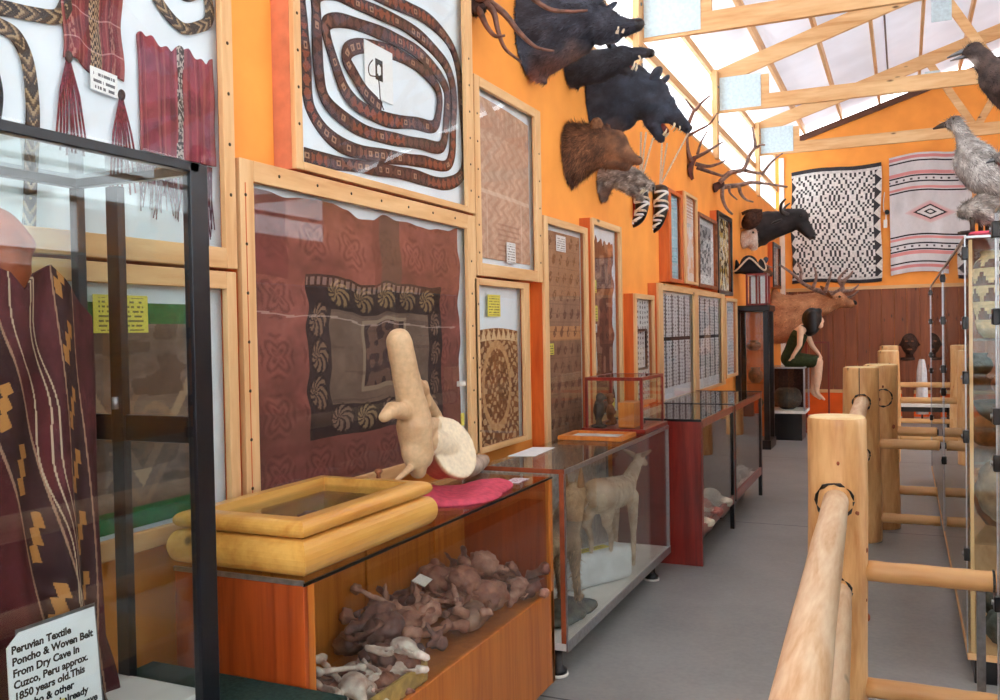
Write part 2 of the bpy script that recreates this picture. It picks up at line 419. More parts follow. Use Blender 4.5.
def spline(pts, n=8):
    P = [Vector(p) for p in pts]; out = []
    for i in range(len(P)-1):
        a, b, c, d = P[max(i-1, 0)], P[i], P[i+1], P[min(i+2, len(P)-1)]
        for k in range(n):
            t = k/n; out.append(.5*((2*b)+(c-a)*t+(2*a-5*b+4*c-d)*t*t+(3*b-a-3*c+d)*t**3))
    return out+[P[-1]]
def ribbon(name, parent, pts, width, func, nrm=(1, 0, 0), across=8, step=.008, thick=.004, mat=None, label=None, wvar=0):
    """flat woven band following pts in a plane with normal nrm; func(s metres, t 0..1)"""
    P = spline(pts, 10); N = Vector(nrm)
    L = [0]
    for i in range(1, len(P)): L.append(L[-1]+(P[i]-P[i-1]).length)
    n = max(2, int(L[-1]/step)); Q = []; j = 0
    for k in range(n+1):
        s = L[-1]*k/n
        while j < len(L)-2 and L[j+1] < s: j += 1
        t = (s-L[j])/max(1e-9, L[j+1]-L[j]); Q.append(P[j].lerp(P[j+1], t))
    vs = []
    for k in range(n+1):
        t = (Q[min(k+2, n)]-Q[max(k-2, 0)]).normalized(); sd = N.cross(t).normalized()
        w = width*(1+wvar*math.sin(k*.13+1)*.5+wvar*math.sin(k*.031)*.5)
        for a in range(across+1): vs.append(Q[k]+sd*w*(a/across-.5)+N*.004*math.sin(k*.05))
    mb = MB(); fs = []
    for k in range(n):
        for a in range(across): fs.append((k*(across+1)+a, k*(across+1)+a+1, (k+1)*(across+1)+a+1, (k+1)*(across+1)+a))
    mb.add(vs, fs)
    mb.c = [tuple(func(L[-1]*(k+.5)/n, (a+.5)/across)) for k in range(n) for a in range(across)]
    o = mb.build(name, mat or M['cloth'], parent, False, 0, label=label)
    s = o.modifiers.new('thick', 'SOLIDIFY'); s.thickness = thick; s.offset = 0
    return o
def tri(x): return np.abs((x % 1)-.5)*2

def children(o): return [c for c in bpy.data.objects if c.parent == o]
def copy_tree(o, parent=None):
    c = o.copy(); COL.objects.link(c)
    if parent is not None: c.parent = parent
    for ch in children(o):
        if ch != c: copy_tree(ch, c)
    return c


# ================================================================== THE HALL
WX = -2.05          # inner face of the left wall
BY = 17.0           # inner face of the far wall
RX, FY = 8.05, -4.0 # right wall, wall behind the viewer
ZO, ZE = 3.64, 4.75 # top of the painted boarding, eaves
RIDGE = 3.0; SL = .31
def roof_z(x): return ZE+.12+SL*((x-WX) if x < RIDGE else (2*RIDGE-x-WX))

tag(MB().box(WX-.2, RX+.2, FY-.2, BY+.2, -.12, 0).build('floor', M['floor']), kind='structure')
def seam_wall(name, x0, x1, y0, y1, z0, z1, mat):
    return tag(MB().box(x0, x1, y0, y1, z0, z1).build(name, mat), kind='structure')
seam_wall('wall_left', WX-.1, WX, FY, BY, 0, ZO, M['orange'])
seam_wall('wall_right', RX, RX+.1, 9.5, BY, 0, ZO, M['orange'])
seam_wall('wall_right', RX, RX+.1, FY, 9.5, 0, 1.0, M['orange'])
tag(MB().box(RX+.03, RX+.06, FY, 9.5, 1.0, ZO).build('added_window_right', M['clere']), kind='structure')  # unseen side window, added to throw more daylight on the left wall
def gable(name, y0, y1):
    xs = [WX-.1, RX+.1, RX+.1, RIDGE, WX-.1]; zs = [0, 0, roof_z(RX)-.03, roof_z(RIDGE)-.03, roof_z(WX)-.03]
    return tag(MB().prism([(x, y0, z) for x, z in zip(xs, zs)], (0, y1-y0, 0)).build(name, M['orange']), kind='structure')
gable('wall_back', BY, BY+.1)
seam_wall('wall_rear', WX-.1, RX+.1, FY-.1, FY, 0, .9, M['orange'])
tag(MB().prism([(WX-.1, FY-.06, .9), (RX+.1, FY-.06, .9), (RX+.1, FY-.06, roof_z(RX)-.03), (RIDGE, FY-.06, roof_z(RIDGE)-.03), (WX-.1, FY-.06, roof_z(WX)-.03)], (0, .03, 0)).build('added_window_rear', M['clere']), kind='structure')  # unseen window behind the viewer, added to brighten faces turned this way
for zz in (1.0, 2.4, 3.7): tag(MB().box(WX, RX, FY-.03, FY+.03, zz-.05, zz+.05).build('trim_8', M['pine_x']), kind='structure')
tag(MB().box(WX-.1, WX-.07, FY, BY, ZO, roof_z(WX)).build('window_1', M['clere']), kind='structure')
tag(MB().box(RX+.07, RX+.1, FY, BY, ZO, roof_z(RX)).build('window_2', M['clere']), kind='structure')
# roof sheets on both slopes
mb = MB()
for a, b in ((WX-.25, RIDGE), (RIDGE, RX+.25)):
    za, zb = roof_z(a)+(.16), roof_z(b)+.16
    if a < RIDGE and b <= RIDGE: za = ZE+.28+SL*(a-WX)
    mb.prism([(a, FY-.2, za), (b, FY-.2, zb), (b, FY-.2, zb+.03), (a, FY-.2, za+.03)], (0, BY-FY+.4, 0))
tag(mb.build('ceiling', M['sheet']), kind='structure')
# seams of the roof sheets (dark joints along the slope)
k = 0
for sx in (-.2, 1.9):
    mb = MB(); z = roof_z(sx)+.15
    mb.box(sx-.012, sx+.012, FY, BY, z-.006, z+.004)
    k += 1; tag(mb.build('ceiling_seam', M['grey_metal']), kind='structure')
# purlins run the length of the hall under the sheets
for j in range(9):
    x = WX+.45+j*.62
    tag(MB().box(x-.02, x+.02, FY, BY, roof_z(x)+.03, roof_z(x)+.155).build('ceiling_purlin', M['pine_y']), kind='structure')
for z in (ZO+.02, ZO+.45, ZE-.05):
    tag(MB().box(WX-.07, WX-.03, FY, BY, z-.045, z+.045).build('trim_1', M['pine_y']), kind='structure')
for z in (ZO+.02, ZO+.5):
    tag(MB().box(RX+.03, RX+.07, FY, BY, z-.045, z+.045).build('trim_2', M['pine_y']), kind='structure')
tag(MB().bar((WX, BY-.03, roof_z(WX)-.02), (RIDGE, BY-.03, roof_z(RIDGE)-.02), .05, .1).build('trim_3', wood('dark_rake_board', (98, 58, 38), (66, 38, 26), 'x')), kind='structure')
tag(MB().box(WX, WX+.09, BY-.04, BY, 0, ZE-.1).build('trim_4', M['white_paint'], bevel=.006), kind='structure')
# trusses
TR = ((4.1, 4.05), (7.55, 4.05), (11.0, 4.18), (14.4, 4.25))
for i, (Y, zb) in enumerate(TR):
    t = thing('roof_truss', None, None, (WX, Y, zb), kind='structure')
    hw = .022
    def beam(nm, a, b, h, dy=0, mat='pine_x'):
        wd = {'bottom_chord': 2, 'top_chord': 1.9, 'web_brace': 1.7}[nm]
        return MB().bar((a[0], Y+dy, a[1]), (b[0], Y+dy, b[1]), hw*wd, h, up=(0, 0, 1)).build(nm, M[mat], t, bevel=.004)
    ztop = zb+.46
    beam('bottom_chord', (WX-.05, zb+.085), (RX, zb+.085), .17)
    beam('top_chord', (WX-.05, ztop-.06), (RIDGE, ztop-.06+SL*(RIDGE-WX)), .19)
    beam('top_chord', (RX, ztop-.06), (RIDGE, ztop-.06+SL*(RIDGE-WX)), .19)
    for k, (xa, xb, up) in enumerate(((.35, .95, 0), (.95, 1.75, 1), (1.75, 3.0, 0), (3.0, 4.3, 1), (4.3, 5.2, 0), (5.2, 6.2, 1))):
        zc = lambda x: ztop-.08+SL*((x-WX) if x < RIDGE else (2*RIDGE-x-WX))
        a, b = ((xa, zc(xa)), (xb, zb+.1)) if not up else ((xa, zb+.1), (xb, zc(xb)))
        beam('web_brace', a, b, .1, .0)
    g = MB().box(WX+.05, WX+.53, Y-hw-.008, Y-hw, zb+.03, zb+.42).build('gusset_plate', M['gusset'], t)
    MB().box(WX+.02, WX+.62, Y-hw*.93, Y+hw*.93, zb+.171, zb+.4).build('heel_block', M['pine_x'], t)
    MB().box(.3, .5, Y-hw-.006, Y-hw, zb+.62+.1, zb+.98).build('gusset_plate', M['gusset'], t)
    # the post in the wall that carries the truss
    p = thing('trim_5', None, None, (WX, Y-.06, ZO), kind='structure')
    MB().box(WX-.02, WX+.04, Y-.14, Y-hw-.002, ZO-.02, zb+.5).build('post', M['pine'], p, bevel=.005)
    for zz in (ZO+.2, zb-.12, zb+.3):
        MB().lathe((WX+.04, Y-.08, zz), [(.016, 0), (.016, .006), (.008, .012)], 8, 'x').build('bolt', M['grey_metal'], p)
# wainscot of the far wall: brown boards, pine rail, deep orange foot
mb = MB(); x = WX+.1; j = 0
while x < 3.2:
    mb.box(x, x+.196, BY-.03, BY-.004, .46, 2.22); x += .2
tag(mb.build('trim_6', M['wainscot'], bevel=.003), kind='structure')
tag(MB().box(WX+.1, 3.2, BY-.05, BY-.003, 2.22, 2.28).build('trim_7', M['pine_x']), kind='structure')
tag(MB().box(WX+.1, 3.2, BY-.05, BY-.003, .40, .46).build('trim_7', M['pine_x']), kind='structure')
tag(MB().box(WX+.1, 3.2, BY-.02, BY-.003, 0, .40).build('baseboard_back', M['orange_deep']), kind='structure')

# ------------------------------------------------------------------ light: daylight through the sheets
w = bpy.data.worlds.new('daylight'); SC.world = w; w.use_nodes = True
bg = w.node_tree.nodes['Background']; bg.inputs['Color'].default_value = (.93, .97, 1, 1); bg.inputs['Strength'].default_value = 4.2
sd = bpy.data.lights.new('sun', 'SUN'); sd.energy = 5.0; sd.angle = math.radians(6); sd.color = (1, .96, .9)
so = bpy.data.objects.new('sun', sd); COL.objects.link(so); so.rotation_euler = (math.radians(18), math.radians(28), 0); so.location = (3, 2, 9)
SC.view_settings.view_transform = 'Standard'; SC.view_settings.look = 'None'; SC.view_settings.gamma = 1
SC.view_settings.use_curve_mapping = False; SC.view_settings.exposure = 0.52
SC.cycles.transparent_max_bounces = 40; SC.cycles.max_bounces = 10; SC.cycles.diffuse_bounces = 6
SC.cycles.glossy_bounces = 4; SC.cycles.transmission_bounces = 6; SC.cycles.sample_clamp_indirect = 6

# ================================================================== FRAMED TEXTILES ON THE LEFT WALL
FX = -1.95          # front of the frames
def Pw(px, py, X=FX-.02): return at(px, py, 'x', X)
def frame(name, label, cat, y0, y1, z0, z1, w=.055, side='box_side', wl_=None, wr=None, wt=None, wb=None, backing='white_board', group=None, glass=True, stile='pine', depth=True, rail='pine_y'):
    t = thing(name, label, cat, (WX, (y0+y1)/2, z0), group)
    wl_, wr, wt, wb = [w if q is None else q for q in (wl_, wr, wt, wb)]
    a = FX-.022
    for q in ((y0, y0+wl_), (y1-wr, y1)): MB().box(a, FX, q[0], q[1], z0, z1).build('frame_stile', M[stile], t, bevel=.003)
    for q in ((z1-wt, z1), (z0, z0+wb)): MB().box(a, FX, y0+wl_, y1-wr, q[0], q[1]).build('frame_rail', M[rail], t, bevel=.003)
    if depth:
        d = .016
        for q in ((y0, y0+d, z0, z1), (y1-d, y1, z0, z1), (y0+d, y1-d, z1-d, z1), (y0+d, y1-d, z0, z0+d)):
            MB().box(WX+.001, a, *q).build('box_side', M[side], t)
    MB().box(FX-.062, FX-.052, y0+.016, y1-.016, z0+.016, z1-.016).build('backing_board', M[backing], t)
    if glass: MB().box(FX-.026, FX-.0225, y0+wl_*.5, y1-wr*.5, z0+wb*.5, z1-wt*.5).build('glass_pane', M['glass_frame'], t)
    return t
def nails(t, pts):
    for (y, z) in pts: MB().lathe((FX-.001, y, z), [(.006, 0), (.006, .002), (.003, .004)], 8, 'x').build('screw', M['brass'], t)
TX = FX-.045        # plane of the textiles behind the glass
def card(t, y0, y1, z0, z1, mat='paper', rows=6, X=None, ink=(60, 60, 60), tilt=0):
    bgc = {'paper': (238, 240, 240), 'yellow': (238, 224, 100)}[mat]
    def f(u, v):
        r = (v*rows*1.15) % 1; on = (r > .35) & (r < .75) & (u > .1) & (u < .92) & (v > .06) & (v < .92) & (vn(u, np.floor(v*rows*1.15), 40, 3, 3) > .35)
        return mixc(on*.62, A(bgc), A(ink))
    return textile('note_card', t, y0, y1, z0, z1, X or (TX+.012), 34, rows*8, f, M['print'], thick=.002, label=('yellow' if mat == 'yellow' else 'white')+' note card')

def shards(u, v, c, var=.3, seed=0):
    n = vn(u, v, 9, 9, seed)*.5+vn(u, v, 30, 30, seed+1)*.3+vn(u, v, 70, 70, seed+2)*.2
    return A(c)*(1-var+2*var*n)[..., None]

# --- upper left case: pale board with belts, bag and fringed cloth
tf = frame('textile_display_case', 'large pale wall display at top left holding braided belts and fringed red cloths', 'display case', .2, 2.28, 1.815, 3.6, w=.05, wb=.065, wl_=.05, glass=True)
nails(tf, [(2.255, 2.05+.16*k) for k in range(7)])
def braid(c1, c2, c3):
    def f(s, t):
        k = (s*32 + abs(t-.5)*1.7) % 1; h = (int(s*32+abs(t-.5)*1.7) % 3)
        if .0 <= t < .05 or t > .95: return (70, 56, 50)
        return c1 if k < .38 else (c2 if k < .72 else c3) if h else (c2 if k < .5 else c1)
    return f
BR = braid((64, 54, 50), (166, 142, 110), (104, 84, 66))
def belt(px, w, label, fn=BR, name='braided_belt', cat='belt', group=None, X=TX):
    P = [at(x, y, 'x', X) for x, y in px]
    t = ribbon(name, None, P, w, fn, step=.006, across=10, wvar=.08)
    # keep its origin on the band
    return tag(t, label, cat, group)
belt([(-30, 8), (0, 8), (30, 14), (55, 17), (64, 8), (68, -6), (74, -22)], .036, 'braided brown belt bent upward, at the top edge of the pale board')
belt([(-12, 20), (0, 26), (15, 36), (26, 60), (31, 95), (32, 130), (31, 190), (30, 240)], .036, 'braided brown belt hanging straight down at the far left of the pale board')
belt([(150, -14), (160, 4), (172, 20), (184, 29), (198, 27), (207, 22), (209, 8), (204, -8), (188, -4), (176, -10)], .034, 'looped braided grey belt at the top right of the pale board')
def redcloth(c):
    def f(u, v):
        st = vn(u, v*0, 26, 1, 4); b = shards(u, v, c, .28, 4)
        b = mixc((st > .7)*.45, b, A((70, 30, 38))); b = mixc((st < .22)*.4, b, A((190, 130, 110)))
        return b
    return f
def bagf(u, v):
    b = redcloth((128, 52, 58))(u, v)
    m = np.abs(u-.52) < .09; zig = tri(v*22+tri(u*11)*1.2) > .5
    b = mixc(m*1., b, mixc(zig*1., A((52, 40, 38)), A((176, 146, 116))))
    for q in (.14, .82): b = mixc((np.abs(u-q) < .05)*((vn(u, v, 60, 40, 9) > .55))*.6, b, A((206, 160, 140)))
    b = mixc(((v*5+.3) % 1 < .02)*.5, b, A((230, 200, 190)))
    return b
P0, P1 = at(70, 5, 'x', TX), at(127, 70, 'x', TX)
bag = thing('woven_bag', 'dark red woven bag with two long corner tassels on the pale board', 'bag', (TX, 1.77, 2.32))
textile('bag_cloth', bag, 1.676, 1.872, 2.335, 2.75, TX, 60, 110, bagf, ripple=.004, thick=.006, outline=lambda U, V: (U+.02*np.sin(V*14), V+.05*U*(1-V)*-1+.03*(1-V)*np.sin(U*9)))
def tassel(t, y, z, ln, spread, n, mat, seed, name='tassel'):
    g = random.Random(seed); mb = MB()
    mb.ell((TX+.004, y, z), (.006, .009, .012))
    for k in range(n):
        a = (k+.5)/n-.5; l = ln*g.uniform(.85, 1.05)
        mb.tube([(TX+.004, y+a*.014, z-.008), (TX+.005, y+a*spread*.75+g.uniform(-.003, .003), z-l*.4), (TX+.004+g.uniform(0, .004), y+a*spread*1.25+g.uniform(-.004, .004), z-l)], [.0022, .0032, .0026], 5)
    return mb.build(name, mat, t, True)
M['maroon_yarn'] = plain('maroon_yarn', (112, 44, 56), .9, 0, .3, 120, .2, .3)
M['plum_yarn'] = plain('plum_yarn', (82, 50, 66), .9, 0, .3, 120, .2, .3)
tassel(bag, 1.69, 2.335, .25, .085, 9, M['maroon_yarn'], 3); tassel(bag, 1.862, 2.275, .27, .1, 8, M['maroon_yarn'], 5)
MB().ell((TX+.006, 1.69, 2.34), (.009, .011, .016)).build('tassel_binding', M['hat_brown'], bag, True)
MB().ell((TX+.006, 1.862, 2.28), (.009, .011, .016)).build('tassel_binding', M['hat_brown'], bag, True)
fc = thing('fringed_cloth', 'plum red fringed cloth with a grey stripe beside the pine edge of the pale board', 'textile', (TX, 2.05, 2.0))
def fcf(u, v):
    b = redcloth((132, 54, 72))(u, v)
    pt = cell(u+.25*v, v*1.3-.4*u, 3.2, 3.6, 5); b = mixc((pt > .6)*.3, b, A((176, 84, 84))); b = mixc((pt < .25)*.35, b, A((160, 112, 130)))
    m = np.abs(u-.5-.03*v) < .04; return mixc(m*1., b, mixc((vn(u, v, 90, 60, 3) > .5)*1., A((70, 64, 66)), A((178, 168, 160))))
textile('cloth', fc, 1.93, 2.235, 2.14, 2.47, TX, 70, 80, fcf, ripple=.004, thick=.006, outline=lambda U, V: (U, V+.035*np.sin(U*13)*V+.02*np.sin(U*40)*V))
mb = MB(); g = random.Random(11)
for k in range(70):
    y = 1.918+.30*k/69; l = g.uniform(.10, .2)*(1.25 if y > 2.15 else .9)
    mb.tube([(TX+.002, y, 2.135), (TX+.004, y+g.uniform(-.01, .01), 2.125-l*.5), (TX+.003, y+g.uniform(-.018, .018), 2.125-l)], [.0028, .003, .002], 4)
mb.build('fringe', M['plum_yarn'], fc, True)
tgt = at(102, 79, 'x', TX+.01)
def tagf(u, v):
    r = (v*3.4) % 1; on = (r > .3) & (r < .75) & (u > .1) & (u < .9) & (v > .08) & (v < .95) & (vn(u, np.floor(v*3.4), 26, 3, 5) > .38)
    return mixc(on*.7, A((240, 242, 240)), A((50, 50, 56)))
textile('note_card', tf, 1.752, 1.842, 2.268, 2.33, TX+.012, 40, 30, tagf, M['print'], thick=.002, label='white typed tag below the bag', outline=lambda U, V: (U, V-.35*(U-.5)*.3))
# scrap of dark garment at the extreme left
tag(textile('cloth_fragment', None, 1.40, 1.50, 2.06, 2.30, TX, 30, 50, lambda u, v: mixc((v > .75)*1., A((22, 20, 24)), shards(u, v, (120, 50, 56), .3)), ripple=.004, thick=.006, outline=lambda U, V: (U*(.75+.25*np.sin(V*3)), V)), 'dark cloth fragment with a red fringe cut off by the left edge', 'textile')

# --- lower left case: green felt, dark painted cloth
t2 = frame('framed_textile', 'pine framed dark painted cloth on green felt, behind the black showcase', 'framed textile', .75, 2.272, 1.0, 1.805, w=.055, wr=.045)
MB().box(FX-.052, FX-.047, .83, 2.165, 1.06, 1.70).build('felt_mount', M['green'], t2)
def dark_scroll(u, v):
    b = shards(u, v, (122, 104, 94), .3, 21)
    z = tri(u*3.0)*.55+.15; m1 = np.abs(v-z) < .05; m2 = np.abs(v-z+.17) < .03
    sp = np.sin(28*np.hypot((u*3 % 1)-.5, (v-.45)*1.5)+4*np.arctan2(v-.45, (u*3 % 1)-.5)); m3 = (sp > .55) & (np.hypot((u*3 % 1)-.5, (v-.45)*1.5) < .3)
    b = mixc(m1*.7, b, A((196, 164, 132))); b = mixc(m2*.5, b, A((150, 120, 96))); b = mixc(m3*.55, b, A((166, 128, 100)))
    return mixc((vn(u, v, 12, 16, 6) > .62)*.45, b, A((56, 42, 38)))
textile('painted_cloth', t2, .9, 2.11, 1.12, 1.64, TX, 200, 90, dark_scroll, thick=.003)
card(t2, 1.74, 1.93, 1.615, 1.72, 'yellow', 7)

# --- the big painted cloth
t3 = frame('framed_textile', 'largest frame on the wall, maroon painted cloth behind the big bone', 'framed textile', 2.30, 4.045, .99, 2.178, w=.065, wl_=.068, wr=.09, wt=.07, wb=.05)
nails(t3, [(2.325, 1.1+.16*k) for k in range(7)]+[(2.5+.22*k, 2.145) for k in range(7)]+[(3.99, 1.15+.16*k) for k in range(6)])
MB().box(FX-.001, FX+.001, 2.322, 2.326, .995, 2.1).build('board_joint', M['box_side'], t3)
def bigcloth(u, v):
    b = shards(u, v, (138, 84, 74), .24, 31)
    b = mixc((v < .3)*.35, b, shards(u, v, (104, 66, 60), .3, 33))
    # faint figures all over the maroon ground
    fu, fv = (u*6.3) % 1-.5, (v*5.2) % 1-.5; rr = np.hypot(fu, fv); ring = np.sin(rr*34+3*np.cos(4*np.arctan2(fv, fu)))
    b = mixc(((ring > .5) & (rr < .4))*.32, b, A((86, 44, 44))); b = mixc(((ring < -.6) & (rr < .4))*.2, b, A((176, 112, 96)))
    iu, iv = (u-.195)/.68, (v-.19)/.56            # inner panel
    ins = (iu > 0) & (iu < 1) & (iv > 0) & (iv < 1)
    brd = ins & ((iu < .14) | (iu > .88) | (iv < .2) | (iv > .79))
    dark = shards(u, v, (64, 50, 48), .3, 35)
    b = mixc(ins*1., b, shards(u, v, (118, 98, 84), .2, 36)); b = mixc(brd*1., b, dark)
    # shell-like figures in the border
    def shell(cu, cv, ru, rv, c):
        nonlocal b
        du, dv = (u-cu)/ru, (v-cv)/rv; r = np.hypot(du, dv); lob = np.sin(9*np.arctan2(dv, du+.35)+10*r)
        b = mixc(((r < 1) & (lob > -.25))*.75, b, A(c)); b = mixc(((r < 1.05) & (r > .9))*.6, b, A((44, 34, 34)))
    for k in range(5):
        shell(.335+k*.115, .69, .05, .05, ((150, 124, 88) if k % 2 else (168, 140, 96)))
        shell(.335+k*.115, .25, .052, .05, ((182, 158, 118) if k % 2 else (158, 132, 112)))
    for k in range(3):
        shell(.243, .345+k*.125, .036, .06, (158, 126, 100)); shell(.835, .345+k*.125, .03, .055, (142, 114, 96))
    q = (np.abs(iu-.52) < .17) & (np.abs(iv-.52) < .24); q2 = (np.abs(iu-.52) < .15) & (np.abs(iv-.52) < .21)
    b = mixc(q*1., b, A((150, 132, 112))); b = mixc(q2*1., b, shards(u, v, (66, 50, 48), .4, 39))
    fig = (vn(u, v, 46, 40, 40) > .55) & q2; b = mixc(fig*.55, b, A((146, 112, 92)))
    ln = ins & (vn(u, v, 4, 70, 41) > .76) & ~brd; b = mixc(ln*.3, b, A((80, 64, 58)))
    # upper band: reflection in the glass, painted into the cloth as paler strips
    up = v > .735
    b = mixc((up & (u < .13))*.6, b, shards(u, v, (112, 56, 56), .25, 42))
    st = up & (u > .5) & (u < .64); b = mixc(st*.6, b, mixc((cell(u, v*0, 30, 1, 3) > .5)*1., A((120, 70, 62)), A((96, 84, 72))))
    b = mixc(((v > .715) & (v < .74) & (u > .2) & (u < .75) & (tri(u*40) > .4))*.5, b, A((210, 176, 160)))
    ck = (np.abs(v-.62+.05*u) < .003) & (u < .97); b = mixc(ck*.5, b, A((220, 200, 190)))
    return b
def ragged(e, seed=0):
    return lambda U, V: (U+e*(vn(V*0+.3, V, 5, 14, seed)-.5)*(1-U)*2+e*(vn(V*0+.7, V, 5, 12, seed+3)-.5)*U*2, V+e*1.1*(vn(U, U*0+.2, 16, 5, seed+7)-.5)*V*2)
textile('painted_cloth', t3, 2.395, 3.925, 1.0, 2.085, TX, 300, 220, bigcloth, thick=.004, outline=ragged(.02, 3))
MB().box(TX+.004, TX+.02, 3.885, 3.95, 1.335, 1.36).build('clip', M['white_paint'], t3)
MB().box(TX+.004, TX+.012, 3.92, 3.945, 1.14, 1.2).build('sticker', M['yellow'], t3)

# --- spiral belt
t4 = frame('framed_belt', 'deep pine frame holding one long patterned belt coiled on white', 'framed belt', 2.60, 4.045, 2.19, 3.45, w=.04, wl_=.042, wr=.08, wt=.06, wb=.03, side='salmon')
nails(t4, [(2.62, 2.35+.13*k) for k in range(5)]+[(4.0, 2.3+.13*k) for k in range(6)])
def beltf(s, t):
    k = int(s/.05); g = _hash(np.int64(k), np.int64(3)); ss = (s/.05) % 1
    base = (128, 84, 72) if g > .5 else (98, 64, 60)
    if int(s/.4) % 3 == 1: base = (140, 76, 58)
    if t < .1 or t > .9: return (58, 36, 36)
    step = abs(ss-.5)*2 > abs(((t*6)//1)/6-.45)*1.9
    if g > .72: return (170, 132, 108) if (.25 < ss < .8 and .25 < t < .75 and not (.4 < ss < .62 and .4 < t < .62)) else (78, 50, 50)
    return base if step else (58, 40, 42)
sp = [(605, 435), (540, 372), (495, 300), (462, 235), (485, 192), (560, 185), (660, 212), (740, 258), (800, 312), (832, 370), (834, 440), (815, 505), (740, 492), (640, 482), (560, 452), (500, 415), (452, 350), (415, 240), (388, 140), (390, 92), (440, 80), (520, 100), (620, 140), (720, 190), (790, 245), (845, 310), (872, 380), (866, 480), (845, 585), (760, 575), (640, 552), (530, 520), (430, 455), (372, 385), (352, 280), (348, 170), (348, 60), (352, -20), (420, -30), (500, 10), (600, 55), (710, 110), (800, 180), (870, 270), (893, 370), (890, 500), (875, 655), (770, 645), (620, 625), (490, 600), (400, 545), (335, 455), (312, 370), (305, 230), (290, 80), (280, -40), (330, -120), (500, -60), (680, 20), (800, 85), (885, 180), (918, 290), (925, 420), (935, 560), (930, 690), (860, 735), (720, 700), (560, 672), (420, 650), (300, 618)]
cb = ribbon('coiled_belt', None, [at(230+x/4, y/4, 'x', TX) for x, y in sp], .058, beltf, step=.007, across=10, wvar=.12)
tag(cb, 'long red and brown patterned belt coiled in a spiral on white board', 'belt')
def panel_f(u, v):
    b = np.broadcast_to(A((240, 244, 244)), u.shape+(3,)).copy(); m = (np.abs(u-.5) < .14) & (np.abs(v-.55) < .2) & (np.hypot((u-.5)/.14, (v-.55)/.2) > .5)
    return mixc(m*1., b, A((40, 40, 44)))
textile('note_card', t4, 3.12, 3.34, 2.58, 2.80, TX+.002, 30, 40, panel_f, M['print'], thick=.002, label='white card inside the coil')
MB().tube(spline([at(230+x/4, y/4, 'x', TX+.004) for x, y in ((570, 240), (555, 265), (560, 300), (590, 310), (598, 350), (602, 400), (615, 440))], 6), .0025, 6).build('loose_cord', M['hat_brown'], t4)
for x, y in ((318, 88), (247, 95)): pass

# --- tan textile upper, brown cream textile below
t5 = frame('framed_textile', 'pine framed faded tan textile right of the coiled belt', 'framed textile', 4.06, 4.955, 1.885, 2.895, w=.06, wr=.085, wt=.05, wb=.065)
nails(t5, [(4.085, 2.0+.14*k) for k in range(6)]+[(4.92, 2.0+.16*k) for k in range(5)])
def tan(u, v):
    b = shards(u, v, (204, 170, 148), .13, 51)
    zz = tri(u*7+tri(v*9)*.8) > .62; b = mixc(zz*.35, b, A((168, 120, 100)))
    b = mixc((vn(u, v, 30, 46, 52) > .62)*.3, b, A((180, 140, 120)))
    frin = (v > .8) & (tri(u*13) > (v-.8)*4.5); b = mixc(frin*.35, b, A((176, 128, 108)))
    bd = ((np.abs(v-.42) < .012) | (np.abs(u-.2) < .012) & (v < .42) | (np.abs(u-.83) < .012) & (v < .42)); b = mixc(bd*.5, b, A((232, 210, 190)))
    bx = (np.abs(u-.58) < .2) & (v < .25); b = mixc((bx & (tri(v*30) > .6))*.4, b, A((150, 110, 96)))
    return b
textile('textile', t5, 4.13, 4.86, 1.985, 2.80, TX, 120, 150, tan, thick=.004, outline=lambda U, V: (U, V*(1.03-.05*U)+.02*np.sin(U*2.2)*V))
card(t5, 4.5, 4.62, 1.975, 2.09, 'paper', 7)
t6 = frame('framed_textile', 'pine framed brown and cream textile with a yellow card above it', 'framed textile', 4.02, 4.735, .98, 1.872, w=.055, wr=.075, wt=.035, wb=.03)
nails(t6, [(4.06, 1.1+.16*k) for k in range(5)])
def creambrown(u, v):
    b = shards(u, v, (128, 82, 50), .3, 61)
    sc = np.sin(u*46+5*vn(u, v, 9, 12, 62))*np.sin(v*64+5*vn(u, v, 9, 12, 63)); b = mixc((sc > .12)*.75, b, A((214, 176, 134)))
    d = np.hypot((u-.5)/.3, (v-.5)/.36); ring = (np.abs(d-1) < .1); b = mixc(ring*.8, b, A((206, 160, 112)))
    inn = d < .9; b = mixc((inn & (vn(u, v, 20, 26, 64) > .55))*.6, b, A((104, 62, 36)))
    b = mixc(((v > .9) & (tri(u*9) > (v-.9)*9))*1., b, A((224, 190, 146))); return b
textile('textile', t6, 4.075, 4.652, 1.0, 1.60, TX, 110, 130, creambrown, thick=.004, outline=lambda U, V: (U, V+.03*np.sin(U*3.1)*V))
card(t6, 4.24, 4.4, 1.68, 1.795, 'yellow', 7)
# --- tall pair
S = 1.95/1.9
t7 = frame('framed_textile', 'tall narrow pine frame with a faded brown bird patterned cloth', 'framed textile', 4.985, 5.80, .80, 2.29, w=.05, wl_=.065, wt=.045, wb=.04)
def birds(u, v):
    b = shards(u, v, (150, 112, 88), .2, 71); b = mixc((v > .55)*.35, b, shards(u, v, (186, 146, 122), .2, 72))
    b = mixc(((v > .5) & (v < .565))*.75, b, A((226, 160, 104)))
    cu = (u*5.4+.5*(np.floor(v*12) % 2)) % 1-.5; cv = (v*12) % 1-.5
    bd = (np.hypot(cu*1.2-.1*np.sin(cv*6), cv) < .3) & (vn(u, v, 40, 80, 73) > .38); b = mixc(bd*.6, b, A((92, 60, 46)))
    return mixc(((v*24 % 1) < .1)*.2, b, A((100, 70, 56)))
textile('textile', t7, 5.06, 5.74, .85, 2.22, TX, 110, 180, birds, thick=.004)
card(t7, 5.27, 5.44, 2.10, 2.2, 'paper', 6); card(t7, 5.05, 5.2, 1.45, 1.52, 'yellow', 4)
